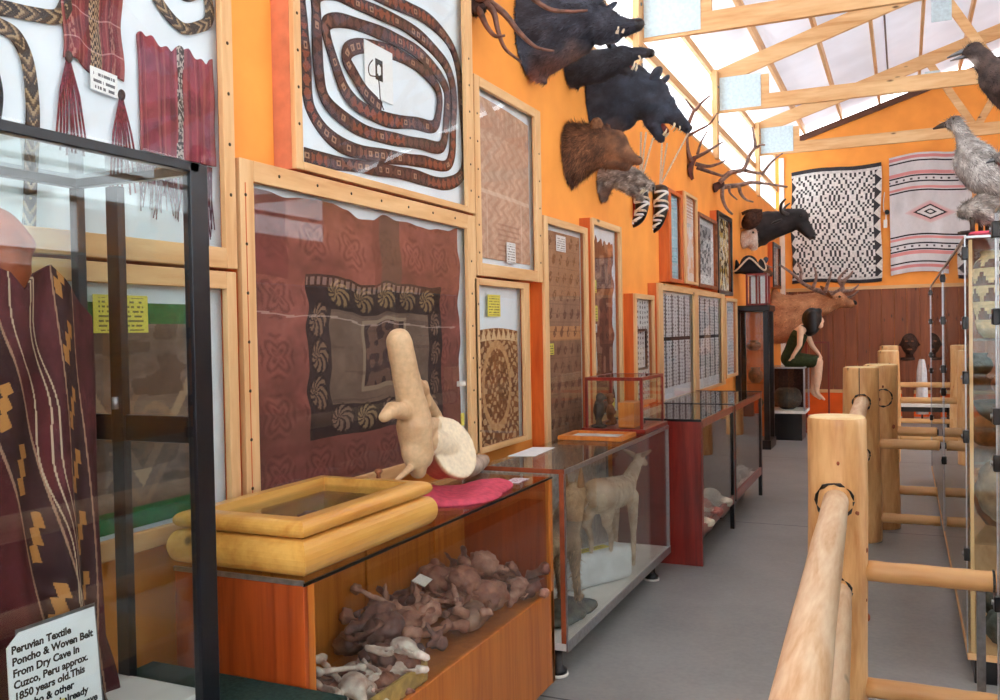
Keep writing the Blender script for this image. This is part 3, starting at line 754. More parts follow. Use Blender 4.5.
t8 = frame('framed_textile', 'tall narrow pine frame with a worn rust red cloth and yellow cards', 'framed textile', 5.905, 6.60, .95, 2.375, w=.045, wl_=.03, wt=.045, wb=.04)
def rust(u, v):
    b = shards(u, v, (124, 76, 60), .3, 81); b = mixc((v < .38)*.5, b, shards(u, v, (84, 50, 40), .25, 82))
    b = mixc((vn(u, v, 8, 20, 83) > .62)*.55, b, A((206, 160, 132))); b = mixc(((u > .7) & (v > .4) & (vn(u, v, 3, 7, 84) > .3))*.5, b, A((214, 130, 88)))
    cu = (u*4) % 1-.5; cv = (v*13) % 1-.5; return mixc(((np.hypot(cu, cv) < .3) & (vn(u, v, 40, 60, 8) > .5))*.4, b, A((70, 36, 34)))
textile('textile', t8, 5.98, 6.54, .99, 2.31, TX, 90, 170, rust, thick=.004, mask=lambda u, v: (u > .18*(1-v)+.2*(vn(v, v*0, 16, 1, 2)-.4)*(v < .7)) & (u < .97-.12*vn(v, v*0+.5, 14, 2, 4)) & (v < .97-.06*vn(u, u*0, 14, 2, 5)))
card(t8, 5.94, 6.06, 1.86, 1.95, 'yellow', 5); card(t8, 5.95, 6.08, 1.66, 1.77, 'yellow', 5); card(t8, 5.94, 6.06, 1.58, 1.64, 'paper', 4)

def specks(nx, ny, bg, fg, gap=.0, cols=0):
    def f(u, v):
        cu = (u*nx) % 1-.5; cv = (v*ny+.3*cell(u, v*0, nx, 1, 4)) % 1-.5
        h = cell(u, v, nx, ny, 6); d = np.hypot(cu*(1.3+.8*h), cv*(1.0+.5*h)); m = (d < .36) & (vn(u, v, nx*3, ny*3, 7) > .28)
        b = mixc(m*(.5+.5*h), np.broadcast_to(A(bg), u.shape+(3,)), A(fg))
        if cols:
            cc = (u*cols) % 1; b = mixc(((cc < .07) | (cc > .93))*1., b, A((44, 44, 48)))
            b = mixc((np.abs(v-gap) < .018)*1., b, A((40, 34, 34)))
        return b
    return f
t9 = frame('specimen_display', 'small narrow frame of dark specimens on white with a black inner frame', 'specimen frame', 6.955, 7.56, .97, 1.885, w=.04, wl_=.05)
textile('specimen_board', t9, 7.0, 7.52, 1.0, 1.85, TX-.004, 80, 130, specks(7, 20, (230, 232, 230), (40, 42, 46)), M['print'], thick=.004)
mb = MB(); y0, y1, z0, z1 = 7.08, 7.42, 1.26, 1.6
for q in ((y0, y1, z0, z0+.02), (y0, y1, z1-.02, z1), (y0, y0+.03, z0, z1), (y1-.03, y1, z0, z1)): mb.box(TX, TX+.012, *q)
mb.build('inner_frame', M['black'], t9)
t10 = frame('specimen_display', 'wide two bay pine frame of dark specimens in rows behind the counter', 'specimen frame', 7.70, 10.87, .92, 2.0, w=.06, wl_=.16, wr=.16, wt=.06, wb=.03)
for a, b, c, nm in ((7.86, 9.16, 5, 1), (9.36, 10.72, 5, 2)):
    textile('specimen_board', t10, a, b, 1.05, 1.92, TX-.004, 200, 150, specks(15, 26, (232, 234, 236), (60, 60, 66), .52, c), M['print'], thick=.004)
MB().box(FX-.022, FX, 9.16, 9.36, .95, 1.94).build('mullion', M['pine'], t10)
t11 = frame('framed_textile', 'pale blue cloth in a brown frame, upper row past the hanging horns', 'framed textile', 8.12, 8.70, 2.03, 2.89, w=.035, stile='box_side', rail='box_side', wl_=.09, wr=.07)
textile('textile', t11, 8.13, 8.64, 2.06, 2.85, TX, 60, 90, lambda u, v: mixc((tri(v*9+vn(u, v, 4, 5, 3)*.6) > .86)*.5, mixc(((np.abs(u-.5) < .12) & (np.abs(v-.5)+np.abs(u-.5)*2 < .3))*.4, shards(u, v, (156, 206, 220), .1, 91), A((110, 170, 190))), A((210, 234, 238))), thick=.003)
t12 = frame('framed_textile', 'pale frame with a white and orange striped cloth between blue and black pictures', 'framed textile', 8.78, 9.38, 2.04, 2.95, w=.03, wl_=.08)
textile('textile', t12, 8.86, 9.35, 2.07, 2.92, TX, 60, 90, lambda u, v: mixc(((vn(u, v, 5, 8, 92) > .55) & (v < .62))*.6, mixc(((v > .74) & (tri(v*26) > .6))*.6, shards(u, v, (232, 226, 222), .06, 93), A((150, 110, 104))), A((230, 168, 132))), thick=.003)
t13 = frame('framed_picture', 'dark framed grey and white cloth in the upper row', 'framed textile', 9.44, 10.46, 2.03, 2.82, w=.04, stile='clay', rail='clay')
textile('textile', t13, 9.5, 10.42, 2.07, 2.79, TX, 80, 90, lambda u, v: mixc(((np.abs(u-.5) < .34) & (np.abs(v-.52) < .38))*(.35+.5*(vn(u, v, 14, 16, 95) > .5)), shards(u, v, (232, 232, 230), .06, 94), A((92, 92, 96))), thick=.003)
t14 = frame('framed_picture', 'black framed gold figured cloth, last of the upper row', 'framed textile', 10.52, 11.46, 1.99, 2.96, w=.05, stile='black', rail='black')
textile('textile', t14, 10.58, 11.4, 2.04, 2.91, TX, 80, 90, lambda u, v: mixc((vn(u, v, 16, 18, 97) > .56)*.9, mixc((vn(u, v, 12, 14, 98) > .5)*1., A((222, 182, 96)), A((240, 226, 190))), A((84, 62, 34))), thick=.003)
t15 = frame('specimen_display', 'narrow pine frame of blue and white specimens beside the tall black cabinet', 'specimen frame', 10.95, 11.75, .98, 1.96, w=.04)
textile('specimen_board', t15, 11.0, 11.7, 1.03, 1.92, TX-.004, 80, 120, specks(8, 22, (220, 226, 232), (62, 76, 100)), M['print'], thick=.004)
t16 = frame('framed_picture', 'narrow pale picture near the far corner of the left wall', 'framed textile', 15.35, 16.3, 2.25, 3.0, w=.05, stile='black', rail='black')
textile('textile', t16, 15.4, 16.25, 2.3, 2.95, TX, 30, 40, lambda u, v: shards(u, v, (226, 222, 216), .1, 99), thick=.003)

# ================================================================== RUGS AND FITTINGS OF THE FAR WALL
def rug1(u, v):
    ku, kv = 40.0, 54.0; qu, qv = (np.floor(u*ku)+.5)/ku, (np.floor(v*kv)+.5)/kv
    p, q_ = (qu-.4875)/.40, (qv-.731)/.4815; a, b_ = p+q_, p-q_
    d = 2*np.maximum(np.abs(a-np.round(a)), np.abs(b_-np.round(b_))); lv = np.floor(d*8+.01).astype(int)
    chk = ((np.floor(u*ku*1.0)+np.floor(v*kv*1.0)) % 2 == 0)
    m = (lv == 0) | ((lv == 2) & (d < .36)) | ((lv == 4) & chk) | (lv == 6)
    b = mixc(m*.9, A((228, 226, 222)), A((50, 50, 54)))
    ed = (u > .925) | (u < .05); b = mixc(ed*1., b, mixc((tri(v*9+.25) > (np.where(u > .5, (u-.925)/.075, (u)/.05)))*1., A((222, 218, 212)), A((58, 56, 60))))
    tb = (v > .965) | (v < .03); b = mixc(tb*1., b, A((60, 58, 62))); tb = ((v > .945) & (v <= .965)) | ((v < .05) & (v >= .03)); b = mixc(tb*1., b, A((214, 212, 208)))
    return b*(.93+.14*vn(u, v, 60, 80, 5))[..., None]
tag(textile('diamond_rug', None, -1.84, -.345, 2.36, 4.37, BY-.03, 200, 270, rug1, axis='y', ripple=.012, thick=.012, outline=lambda U, V: (U+.01*np.sin(V*9), V+.012*np.sin(U*6)+.03*U*V)), 'black and white diamond patterned rug hanging on the far wall', 'rug')
def rug2(u, v):
    b = shards(u, v, (216, 214, 216), .05, 7)
    def stripe(c, w, col, a=1.):
        nonlocal b; b = mixc((np.abs(v-c) < w)*a, b, A(col))
    for c0, s in ((.97, -1), (.05, 1)):
        stripe(c0+.0*s, .012, (214, 140, 140)); stripe(c0+.035*s, .006, (40, 38, 42))
    for c0, s in ((.76, 1), (.24, -1)):
        stripe(c0+.075*s, .014, (222, 150, 150)); stripe(c0+.05*s, .006, (40, 38, 42)); stripe(c0, .006, (44, 42, 46)); stripe(c0-.05*s, .012, (222, 150, 150)); stripe(c0-.075*s, .006, (40, 38, 42))
        b = mixc(((np.abs(v-c0-.025*s) < .008) & (tri(u*11) > .7))*.8, b, A((60, 56, 60)))
    d = np.abs(u-.5)/.28+np.abs(v-.5)/.085; st = np.floor(d*8)/8
    b = mixc((d < 1.15)*(np.clip(1.3-d, 0, 1)), b, A((226, 130, 126))); b = mixc(((d < .75))*1., b, A((50, 46, 48))); b = mixc((d < .6)*1., b, A((222, 220, 218))); b = mixc(((d < .3) & (d > .16))*1., b, A((50, 46, 48)))
    return b*(.94+.12*vn(u, v, 10, 3, 8))[..., None]
r2 = textile('striped_rug', None, -.215, 1.06, 2.44, 4.47, BY-.045, 160, 240, rug2, axis='y', ripple=.016, thick=.012, outline=lambda U, V: (U*(.98+.02*V)+.012*(1-V), V+.02*np.sin(U*5)+.03*U))
tag(r2, 'grey white rug with pink and black stripes and a central diamond', 'rug')
tag(textile('patterned_rug', None, 1.075, 1.9, 2.4, 3.02, BY-.03, 60, 60, rug1, axis='y', ripple=.012, thick=.012), 'narrow strip of black and white rug below the striped rug', 'rug')
cm = thing('wall_camera', 'small white and black security camera between the two rugs', 'camera', (-.28, BY, 3.4))
MB().box(-.31, -.25, BY-.05, BY-.003, 3.28, 3.42).build('junction_box', M['white_paint'], cm, bevel=.006)
MB().lathe((-.25, BY-.16, 3.54), [(.035, 0), (.04, .03), (.04, .13), (.03, .155)], 14, 'y').build('camera_body', M['black'], cm, True)
MB().tube([(-.27, BY-.06, 3.42), (-.27, BY-.05, 3.5), (-.25, BY-.06, 3.54)], .01, 8).build('bracket', M['white_paint'], cm)
MB().tube(spline([(-.3, BY-.012, 3.56), (-.31, BY-.012, 3.7), (-.29, BY-.012, 3.9)], 5), .008, 6).build('cable', M['white_paint'], cm)

# ================================================================== BLACK SHOWCASE WITH THE PONCHO, ON ITS PLINTH
pl = thing('display_plinth', 'low plinth topped with dark green carpet under the black showcase', 'plinth', (-1.58, 1.1, 0))
MB().box(-1.90, -1.29, .35, 1.845, 0, .66).build('plinth_body', M['veneer_dark'], pl, bevel=.004)
MB().box(-1.92, -1.27, .33, 1.855, .66, .70).build('carpet_top', M['green_dark'], pl, bevel=.008)
SX0, SX1, SY0, SY1, SZ0, SZ1 = -1.93, -1.50, 1.03, 1.655, .70, 2.005
sc = thing('glass_showcase', 'tall black framed glass showcase in the left foreground, on the green topped plinth', 'showcase', (-1.69, 1.3, SZ0))
pw = .026
for x, y in ((SX1-pw, SY1-pw), (SX0, SY1-pw), (SX1-pw, SY0), (SX0, SY0)):
    ya = y-.03 if (x > -1.6 and y > 1.3) else y
    MB().box(x, x+pw, ya, y+pw, SZ0, SZ1).build('corner_post', M['black_metal'], sc, bevel=.002)
for z, h in ((SZ0, .045), (SZ1-.022, .022)):
    for q in ((SX0+pw, SX1-pw, SY1-pw, SY1), (SX0+pw, SX1-pw, SY0, SY0+pw), (SX0, SX0+pw, SY0+pw, SY1-pw), (SX1-pw, SX1, SY0+pw, SY1-pw)):
        MB().box(q[0], q[1], q[2], q[3], z, z+h).build('frame_rail', M['black_metal'], sc, bevel=.002)
MB().box(SX0+pw, SX1-pw, SY1-.022, SY1-.004, 1.345, 1.41).build('cross_rail', M['black_metal'], sc, bevel=.004)
MB().box(-1.80, -1.76, SY1-.03, SY1-.006, SZ0+.04, SZ1-.03).build('door_stile', M['black_metal'], sc, bevel=.002)
MB().lathe((-1.78, SY1-.034, 1.425), [(.008, 0), (.008, .03)], 10).build('hinge', M['steel'], sc, True)
MB().box(SX0+pw, SX1-pw, SY0+pw, SY1-pw, SZ0+.045, SZ0+.06).build('floor_panel', M['white_paint'], sc)
MB().box(SX1-.012, SX1-.006, SY0+pw, SY1-pw, SZ0+.045, SZ1-.02).build('front_pane', M['glass_front'], sc)
for za, zb in ((SZ0+.045, 1.347), (1.408, SZ1-.02)):
    MB().box(SX0+pw, SX1-pw, SY1-.014, SY1-.009, za, zb).build('end_pane', M['glass'], sc)
MB().box(SX0+pw, SX1-pw, SY0+.009, SY0+.014, SZ0+.045, SZ1-.02).build('end_pane', M['glass'], sc)
MB().box(SX0+.006, SX0+.012, SY0+pw, SY1-pw, SZ0+.045, SZ1-.02).build('back_pane', M['glass'], sc)
MB().box(SX0+.01, SX1-.01, SY0+.01, SY1-.01, SZ1-.006, SZ1-.001).build('top_pane', M['glass'], sc)
# poncho on its form
form = thing('garment_form', 'brown leather covered torso form wearing the dark poncho in the black showcase', 'display form', (-1.68, 1.24, SZ0+.06))
mb = MB(); cy, cx = 1.23, -1.70
mb.ell((cx, cy, 1.55), (.065, .16, .12)); mb.cap((cx, cy, 1.62), (cx, cy, 1.795), .085, .085); mb.ell((cx, cy, 1.80), (.085, .11, .035)); mb.ell((cx, cy, 1.2), (.05, .14, .4))
mb.cap((cx, cy-.14, 1.60), (cx, cy+.14, 1.60), .06, .06)
organic('torso', mb, .014, M['leather'], form)
MB().tube([(cx, cy, SZ0+.06), (cx, cy, 1.0)], .02, 10).build('stand_pole', M['black'], form)
MB().lathe((cx, cy, SZ0+.06), [(.08, 0), (.08, .012), (.02, .02)], 18).build('stand_base', M['black'], form)
def poncho(u, v):
    # u across front, v up
    b = shards(u, v, (84, 40, 44), .35, 111); b = mixc(((u > .3) & (u < .62) & (v < .75))*.6, b, shards(u, v, (92, 32, 36), .3, 112))
    for c, sl, w in ((.18, .25, .075), (.52, -.55, .08), (.80, -.12, .07)):
        x = u-c-sl*(v-.5); m = np.abs(x) < w; b = mixc(m*.75, b, shards(u, v, (52, 36, 38), .3, 113))
        ph = (v*7+c*3) % 1; stp = np.floor(ph*4)/4; mm = (np.abs(x+.04-.1*stp) < .02) & (ph < .72); b = mixc(mm*1., b, A((188, 128, 70)))
        for e in (-w, w): b = mixc((np.abs(x-e) < .005)*.8, b, A((190, 150, 120)))
    for c, sl in ((.62, -.42), (.66, -.3), (.7, -.35)): b = mixc((np.abs(u-c-sl*(v-.5)-.02*np.sin(v*20)) < .004)*.9, b, A((206, 180, 150)))
    return b
def drape(name, parent, y0, y1, z0, z1, func, nu, nv, depth, sh, thick, label=None):
    """cloth hanging over sloping shoulders, with folds that deepen towards the hem"""
    o = textile(name, parent, y0, y1, z0, z1, 0, nu, nv, func, thick=0, label=label)
    me = o.data; n = len(me.vertices); co = np.empty(n*3); me.vertices.foreach_get('co', co); co = co.reshape(-1, 3); w0 = np.array(wl(o)) if parent else np.array(o.location)
    u = (co[:, 1]+w0[1]-y0)/(y1-y0); v = (co[:, 2]+w0[2]-z0)/(z1-z0)
    c = np.abs(u-.5)*2
    half = .86+.06*np.clip((1-v)*3.2, 0, 1)+.16*np.clip((.16-v)/.16, 0, 1)
    yy = y0+(y1-y0)*(.5+(u-.5)*half)
    zz = co[:, 2]+w0[2]-sh*np.clip(c-.12, 0, 1)**.9*np.clip(v, 0, 1)-.10*np.clip((.35-c)/.35, 0, 1)*np.clip(v*3-2, 0, 1)
    xx = depth[0]+depth[1]*(1-c**2)+(.012+.012*(1-v))*np.sin(u*26+3*np.sin(v*3))*(1-.6*v)+.03*(1-v)*np.sin(u*9+1)
    co2 = np.stack([xx, yy, zz], 1)-w0; me.vertices.foreach_set('co', co2.ravel()); me.update()
    me.polygons.foreach_set('use_smooth', [True]*len(me.polygons))
    s = o.modifiers.new('thick', 'SOLIDIFY'); s.thickness = thick; s.offset = -1
    return o
po = thing('poncho', 'dark maroon striped poncho with stepped tan motifs inside the black showcase', 'poncho', (-1.66, 1.24, .80))
drape('front_panel', po, .99, 1.47, .80, 1.80, poncho, 240, 440, (-1.645, .055), .17, .006)
drape('back_panel', po, .99, 1.47, .84, 1.80, poncho, 60, 110, (-1.76, -.02), .17, .006)
# the typed sign
def text(name, body, size, origin, parent, mat, bold=0.0, xdir=(0, 1, 0), ydir=(0, 0, 1), line=1.0, shear=0, label=None, width=1.0):
    cu = bpy.data.curves.new(name+'_curve', 'FONT'); cu.body = body; cu.size = size; cu.offset = bold; cu.space_line = line; cu.shear = shear; cu.extrude = .0004; cu.resolution_u = 3
    tmp = bpy.data.objects.new('tmp', cu); COL.objects.link(tmp)
    dg = bpy.context.evaluated_depsgraph_get(); me = bpy.data.meshes.new_from_object(tmp.evaluated_get(dg))
    bpy.data.objects.remove(tmp)
    X, Y = Vector(xdir).normalized(), Vector(ydir).normalized(); Z = X.cross(Y); o = Vector(origin)
    mb = MB(); mb.add([o+X*v.co.x*width+Y*v.co.y+Z*(v.co.z) for v in me.vertices], [tuple(p.vertices) for p in me.polygons])
    bpy.data.meshes.remove(me)
    return mb.build(name, mat, parent, label=label)
sg = thing('typed_sign', 'white typed sign about the Peruvian poncho leaning inside the black showcase front', 'sign', (-1.515, 1.22, SZ0+.06))
mb = MB(); y0, y1, z1 = 1.112, 1.312, 1.052
mb.prism([(-1.518, y0+.012, SZ0+.06), (-1.518, y1+.02, SZ0+.06), (-1.518, y1, z1), (-1.518, y0+.03, z1), (-1.518, y0+.004, z1-.022)], (.003, 0, 0))
mb.build('paper', M['paper'], sg)
MB().prism([(-1.5205, y0+.02, SZ0+.06), (-1.5205, y1+.027, SZ0+.06), (-1.5205, y1+.005, z1+.006), (-1.5205, y0+.025, z1+.006)], (.002, 0, 0)).build('backing_card', M['grey_metal'], sg)
for k, ln in enumerate(("Peruvian Textile", "Poncho & Woven Belt", "From Dry Cave In", "Cuzco, Peru approx.", "1850 years old.This", "poncho & other", "artifacts had already", "been found in the cave", "by workers before")):
    text('lettering', ln, .0205, (-1.5148, y0+.012+.0010*k, z1-.036-.0222*k), sg, M['ink'], bold=.0007, width=.97)
MB().box(-1.5149, -1.5135, 1.175, 1.235, .868, .893).build('yellow_note', M['yellow'], sg)
text('lettering', 'Poncho', .016, (-1.5132, 1.182, .875), sg, M['ink'], bold=.0004, shear=.3, width=.9)

# ================================================================== LONG DISPLAY COUNTERS ALONG THE WALL
CX0, CX1, CT = -1.845, -1.41, .967
# --- first counter, orange veneer
c1 = thing('display_counter', 'orange veneer display counter with a glass front full of brown bones', 'display counter', (-1.63, 2.76, 0))
Y0, Y1 = 1.868, 3.645
MB().box(CX0, CX1, Y0, Y0+.018, .06, CT-.008).build('end_panel', M['veneer_dark'], c1, bevel=.002)
MB().box(CX0, CX1-.01, Y1-.018, Y1, .06, CT-.008).build('end_panel', M['veneer_dark'], c1, bevel=.002)
MB().box(CX1-.02, CX1, Y0+.018, Y0+.045, .06, CT-.012).build('front_stile', M['veneer'], c1)
MB().box(CX1-.02, CX1, Y1-.03, Y1, .06, CT-.012).build('front_stile', M['veneer'], c1)
MB().box(CX1-.02, CX1, Y0+.02, Y1-.002, .06, .465).build('front_panel', M['veneer'], c1, bevel=.003)
MB().box(CX0+.02, CX1-.02, Y0+.018, Y1-.018, .44, .455).build('shelf_board', M['veneer'], c1)
ys = [Y0+.02, 2.22, 2.275, 2.80, 2.815, 3.33, 3.345, Y1-.02]
for a, b in ((ys[0], ys[1]), (ys[2], ys[3]), (ys[4], ys[5]), (ys[6], ys[7])):
    MB().box(CX0, CX0+.012, a, b, .06, CT-.01).build('back_panel', M['veneer'], c1)
MB().box(CX1-.014, CX1-.008, Y0+.045, Y1-.03, .465, CT-.008).build('front_pane', M['glass'], c1)
MB().box(CX0+.005, CX1-.002, Y0+.002, Y1-.002, CT-.008, CT).build('top_pane', M['glass'], c1)
MB().box(CX1-.004, CX1+.003, Y0, Y1, CT-.014, CT-.006).build('edge_trim', M['black_metal'], c1)
MB().box(CX0, CX1, Y0-.003, Y0+.004, CT-.012, CT+.001).build('edge_trim', M['steel'], c1)
def foot(c, x, y, h):
    f = MB().lathe((x, y, 0), [(.045, .012), (.045, .03), (.03, .04), (.024, .05), (.024, h)], 16).build('leg', M['black'], c, True)
    MB().lathe((x, y, 0), [(.05, 0), (.05, .012)], 18).build('foot_pad', M['white_paint'], f, True)
for x in (CX1-.10, CX0+.08):
    for y in (Y0+.1, Y1-.13): foot(c1, x, y, .06)
# --- second counter, all glass with steel edges
c2 = thing('display_counter', 'all glass display counter with steel edges holding stuffed coyote and fawn', 'display counter', (-1.63, 4.78, 0))
Y0, Y1 = 3.80, 5.775
MB().box(CX0, CX1, Y0, Y1, .135, .17).build('base_panel', M['white_paint'], c2, bevel=.003)
MB().box(CX1-.004, CX1+.004, Y0, Y1, .13, .175).build('edge_trim', M['steel'], c2)
MB().box(CX1-.026, CX1-.004, Y0, Y0+.02, .17, CT).build('corner_post', M['leather'], c2)
MB().box(CX1-.006, CX1+.002, Y0+.002, Y0+.014, .17, CT).build('edge_trim', M['steel'], c2)
MB().box(CX1-.02, CX1, Y1-.014, Y1, .17, CT).build('corner_post', M['steel'], c2)
MB().box(CX0, CX0+.02, Y0, Y0+.02, .17, CT).build('corner_post', M['steel'], c2)
MB().box(CX0, CX0+.02, Y1-.02, Y1, .17, CT).build('corner_post', M['steel'], c2)
MB().box(CX1-.010, CX1+.003, Y0, Y1, CT-.022, CT-.002).build('edge_trim', M['steel'], c2)
MB().box(CX0, CX1, Y0-.004, Y0+.006, CT-.02, CT).build('edge_trim', M['leather'], c2)
MB().box(CX0, CX1, Y1-.006, Y1+.004, CT-.02, CT).build('edge_trim', M['steel'], c2)
MB().box(CX1-.014, CX1-.008, Y0+.02, Y1-.014, .17, CT-.02).build('front_pane', M['glass'], c2)
MB().box(CX0+.02, CX1-.03, Y0+.004, Y0+.010, .17, CT-.02).build('end_pane', M['glass'], c2)
MB().box(CX0+.02, CX1-.02, Y1-.010, Y1-.004, .17, CT-.02).build('end_pane', M['glass'], c2)
MB().box(CX0, CX0+.01, Y0+.02, Y1-.02, .17, CT-.02).build('back_panel', plain('grey_back_board', (176, 168, 162), .8), c2)
MB().box(CX0+.005, CX1-.004, Y0+.004, Y1-.004, CT-.008, CT).build('top_pane', M['glass'], c2)
for x in (CX1-.07, CX0+.08):
    for y in (Y0+.06, Y1-.22): foot(c2, x, y, .135)
# --- the two red cabinets
def red_cabinet(label, Y0, Y1, x0, x1, solid_end):
    c = thing('red_cabinet', label, 'display cabinet', ((x0+x1)/2, (Y0+Y1)/2, 0)); T = .985
    if solid_end: MB().box(x0, x1, Y0, Y0+.03, 0, T-.01).build('end_panel', M['mahogany'], c, bevel=.003)
    else: MB().box(x0, x1, Y0, Y0+.02, .22, T-.01).build('end_panel', M['mahogany'], c)
    MB().box(x0, x1, Y1-.03, Y1, .22, T-.01).build('end_panel', M['black'], c)
    MB().box(x1-.025, x1, Y0+.03, Y1-.03, .20, .27).build('bottom_rail', M['mahogany'], c, bevel=.003)
    MB().box(x1-.025, x1, Y0+.03, Y1-.03, T-.06, T-.01).build('top_rail', M['mahogany'], c, bevel=.003)
    MB().box(x1-.03, x1+.002, Y1-.05, Y1, .0, T-.01).build('corner_post', M['black'], c)
    MB().box(x1-.03, x1+.002, Y0+.03, Y0+.05, .2, T-.02).build('corner_post', M['mahogany'] if solid_end else M['black'], c)
    MB().box(x0, x1-.025, Y0+.03, Y1-.03, .20, .225).build('floor_panel', M['white_paint'], c)
    MB().box(x0, x0+.012, Y0+.03, Y1-.03, .2, T-.02).build('back_panel', M['plaster'], c)
    MB().box(x1-.016, x1-.010, Y0+.05, Y1-.05, .27, T-.06).build('front_pane', M['glass_front'], c)
    MB().box(x0+.002, x1-.002, Y0+.002, Y1-.002, T-.01, T).build('top_pane', M['glass_front'], c)
    MB().box(x0+.1, x1-.16, Y0+.25, Y1-.06, .0, .2).build('recessed_plinth', M['black'], c)
    for q in ((Y0-.002, Y0+.012), (Y1-.012, Y1+.002)): MB().box(x0, x1+.002, q[0], q[1], T-.014, T+.003).build('edge_trim', M['black_metal'], c)
    return c
red_cabinet('nearer red mahogany cabinet with a solid end panel, next to the glass counter', 5.975, 7.24, -1.86, -1.24, True)
red_cabinet('farther red cabinet with glass front, beside the tall black cabinet', 7.27, 8.76, -1.86, -1.24, False)
M_black_leg = M['black']

# --- contents of the first counter: a heap of brown fossil bones
def bonecol(c1, c2, sc=30): return furcol(c1, c2, sc)
def fossil(seed, kind):
    g = random.Random(seed); mb = MB()
    if kind == 0:      # vertebra like
        mb.lathe((0, 0, 0), [(.03, -.03), (.024, 0), (.03, .03)], 14, 'y'); mb.cap((0, 0, .02), (g.uniform(-.02, .02), g.uniform(-.03, .03), .085), .012, .007)
        for s in (-1, 1): mb.cap((s*.02, 0, .02), (s*.065, g.uniform(-.02, .02), .03), .011, .007)
    elif kind == 1:    # skull fragment with sockets
        mb.ell((0, 0, .03), (.05, .06, .04)); mb.cap((0, .04, .02), (0, .11, .012), .026, .015)
        for s in (-1, 1): mb.tube(spline([(s*.03, .0, .035), (s*.06, .03, .03), (s*.045, .07, .025)], 4), .009, 6)
    elif kind == 2:    # long bone
        mb.cap((0, -.09, .018), (0, .09, .018), .013, .012); mb.ell((-.01, -.1, .02), (.024, .02, .02)); mb.ell((.012, -.1, .018), .018); mb.ell((.01, .1, .018), (.02, .02, .018)); mb.ell((-.012, .1, .018), .016)
    else:              # jaw
        mb.tube(spline([(-.04, -.06, .04), (-.035, -.02, .015), (-.02, .05, .012), (0, .075, .014), (.02, .05, .012), (.035, -.02, .015), (.04, -.06, .04)], 4), .012, 8)
        for k in range(6): mb.cap((-.03+.003*k, -.01+.014*k, .02), (-.03+.003*k, -.01+.014*k, .036), .006, .004, 8)
    return mb
fos = []
for kind in range(4):
    for s, (a, b) in enumerate((((198, 142, 118), (136, 84, 68)), ((222, 176, 152), (160, 106, 88)), ((158, 110, 96), (106, 68, 60)))):
        o = organic('fossil_bone', fossil(kind*5+s, kind), .0075, M['bonemat'], None, bonecol(a, b, 40), smooth=1, noise=.017, nscale=42, loc=(0, 0, 0)); fos.append(o)
g = random.Random(5)
first = {id(o): True for o in fos}
def place(o, x, y, z, rz, sc, label, cat, group, rx=0, ry=0):
    if first.pop(id(o), None) is None: o = copy_tree(o)
    o.location = (x, y, z); o.rotation_euler = (rx, ry, rz); o.scale = (sc, sc, sc); tag(o, label, cat, group); return o
HEAP = 'brown fossil bone in the heap behind glass in the orange veneer counter'
spots = []
for k in range(92):
    y = g.uniform(2.02, 3.58); x = g.uniform(-1.78, -1.49)
    hgt = .24*math.exp(-((y-2.72)/.34)**2)+.22*math.exp(-((y-3.25)/.3)**2)
    z = .465+max(0, hgt*(1-abs(x+1.64)/.2))*g.uniform(.3, 1)
    spots.append((z, x, y))
spots.sort()
for k, (z, x, y) in enumerate(spots):
    place(fos[k % 12], x, y, z, g.uniform(0, 6.28), g.uniform(.85, 1.45), HEAP, 'bone', 'fossil bones heaped in the orange counter', g.uniform(-.5, .5), g.uniform(-.6, .6))
# the shallow tray with pale bones
ty = thing('specimen_tray', 'shallow yellow sided tray of pale bones at the near end of the counter', 'tray', (-1.51, 2.17, .455))
X0, X1, A0, A1 = -1.655, -1.435, 2.0, 2.55
MB().box(X0, X1, A0, A1, .456, .462).build('tray_bottom', M['clay_dark'], ty)
for q in ((X0, X0+.008, A0, A1), (X1-.008, X1, A0, A1), (X0+.008, X1-.008, A0, A0+.008), (X0+.008, X1-.008, A1-.008, A1)):
    MB().box(q[0], q[1], q[2], q[3], .456, .525).build('tray_side', plain('ochre_card', (196, 160, 92), .8), ty)
pale = []
for kind in (2, 3, 1):
    pale.append(organic('pale_bone', fossil(60+kind, kind), .0075, M['bonemat'], None, bonecol((240, 228, 214), (196, 160, 144), 30), smooth=2, noise=.004, nscale=45, loc=(0, 0, 0))); first[id(pale[-1])] = True
for k in range(26):
    place(pale[k % 3], g.uniform(-1.61, -1.48), g.uniform(2.06, 2.5), .465+.014*(k // 3)+g.uniform(0, .01), g.uniform(0, 6.28), g.uniform(.62, .85), 'pale bone lying in the yellow sided tray', 'bone', 'pale bones in the tray', g.uniform(-.3, .3), g.uniform(-.3, .3))
for k, (x, y, z, rz) in enumerate(((-1.72, 2.12, .47, .4), (-1.70, 2.30, .50, 1.9))):
    place(pale[1-k], x, y, z, rz, 1.25, ('pale jaw bone', 'pale long bone')[k]+' behind the tray against the orange back panel', 'bone', None)
pc = textile('note_card', None, 2.64, 2.73, 0, .05, -1.62, 20, 12, lambda u, v: shards(u, v, (236, 230, 220), .05, 3), M['print'], thick=.003)
pc.location = (-1.53, 2.74, .72); pc.rotation_euler = (0, -1.2, .2); tag(pc, 'small white card lying on the heap of brown bones', 'card')
sk = organic('fossil_skull', (lambda m: (m.ell((-1.51, 3.05, .515), (.05, .075, .055)), m.cap((-1.51, 3.1, .50), (-1.505, 3.17, .49), .035, .02), m.ell((-1.5, 3.0, .52), (.045, .05, .05)), m)[-1])(MB()), .009, M['bonemat'], None, bonecol((190, 150, 126), (140, 100, 84), 25), smooth=3, noise=.004, nscale=30)
tag(sk, 'rounded tan skull nearest the glass at the right of the bone heap', 'skull')

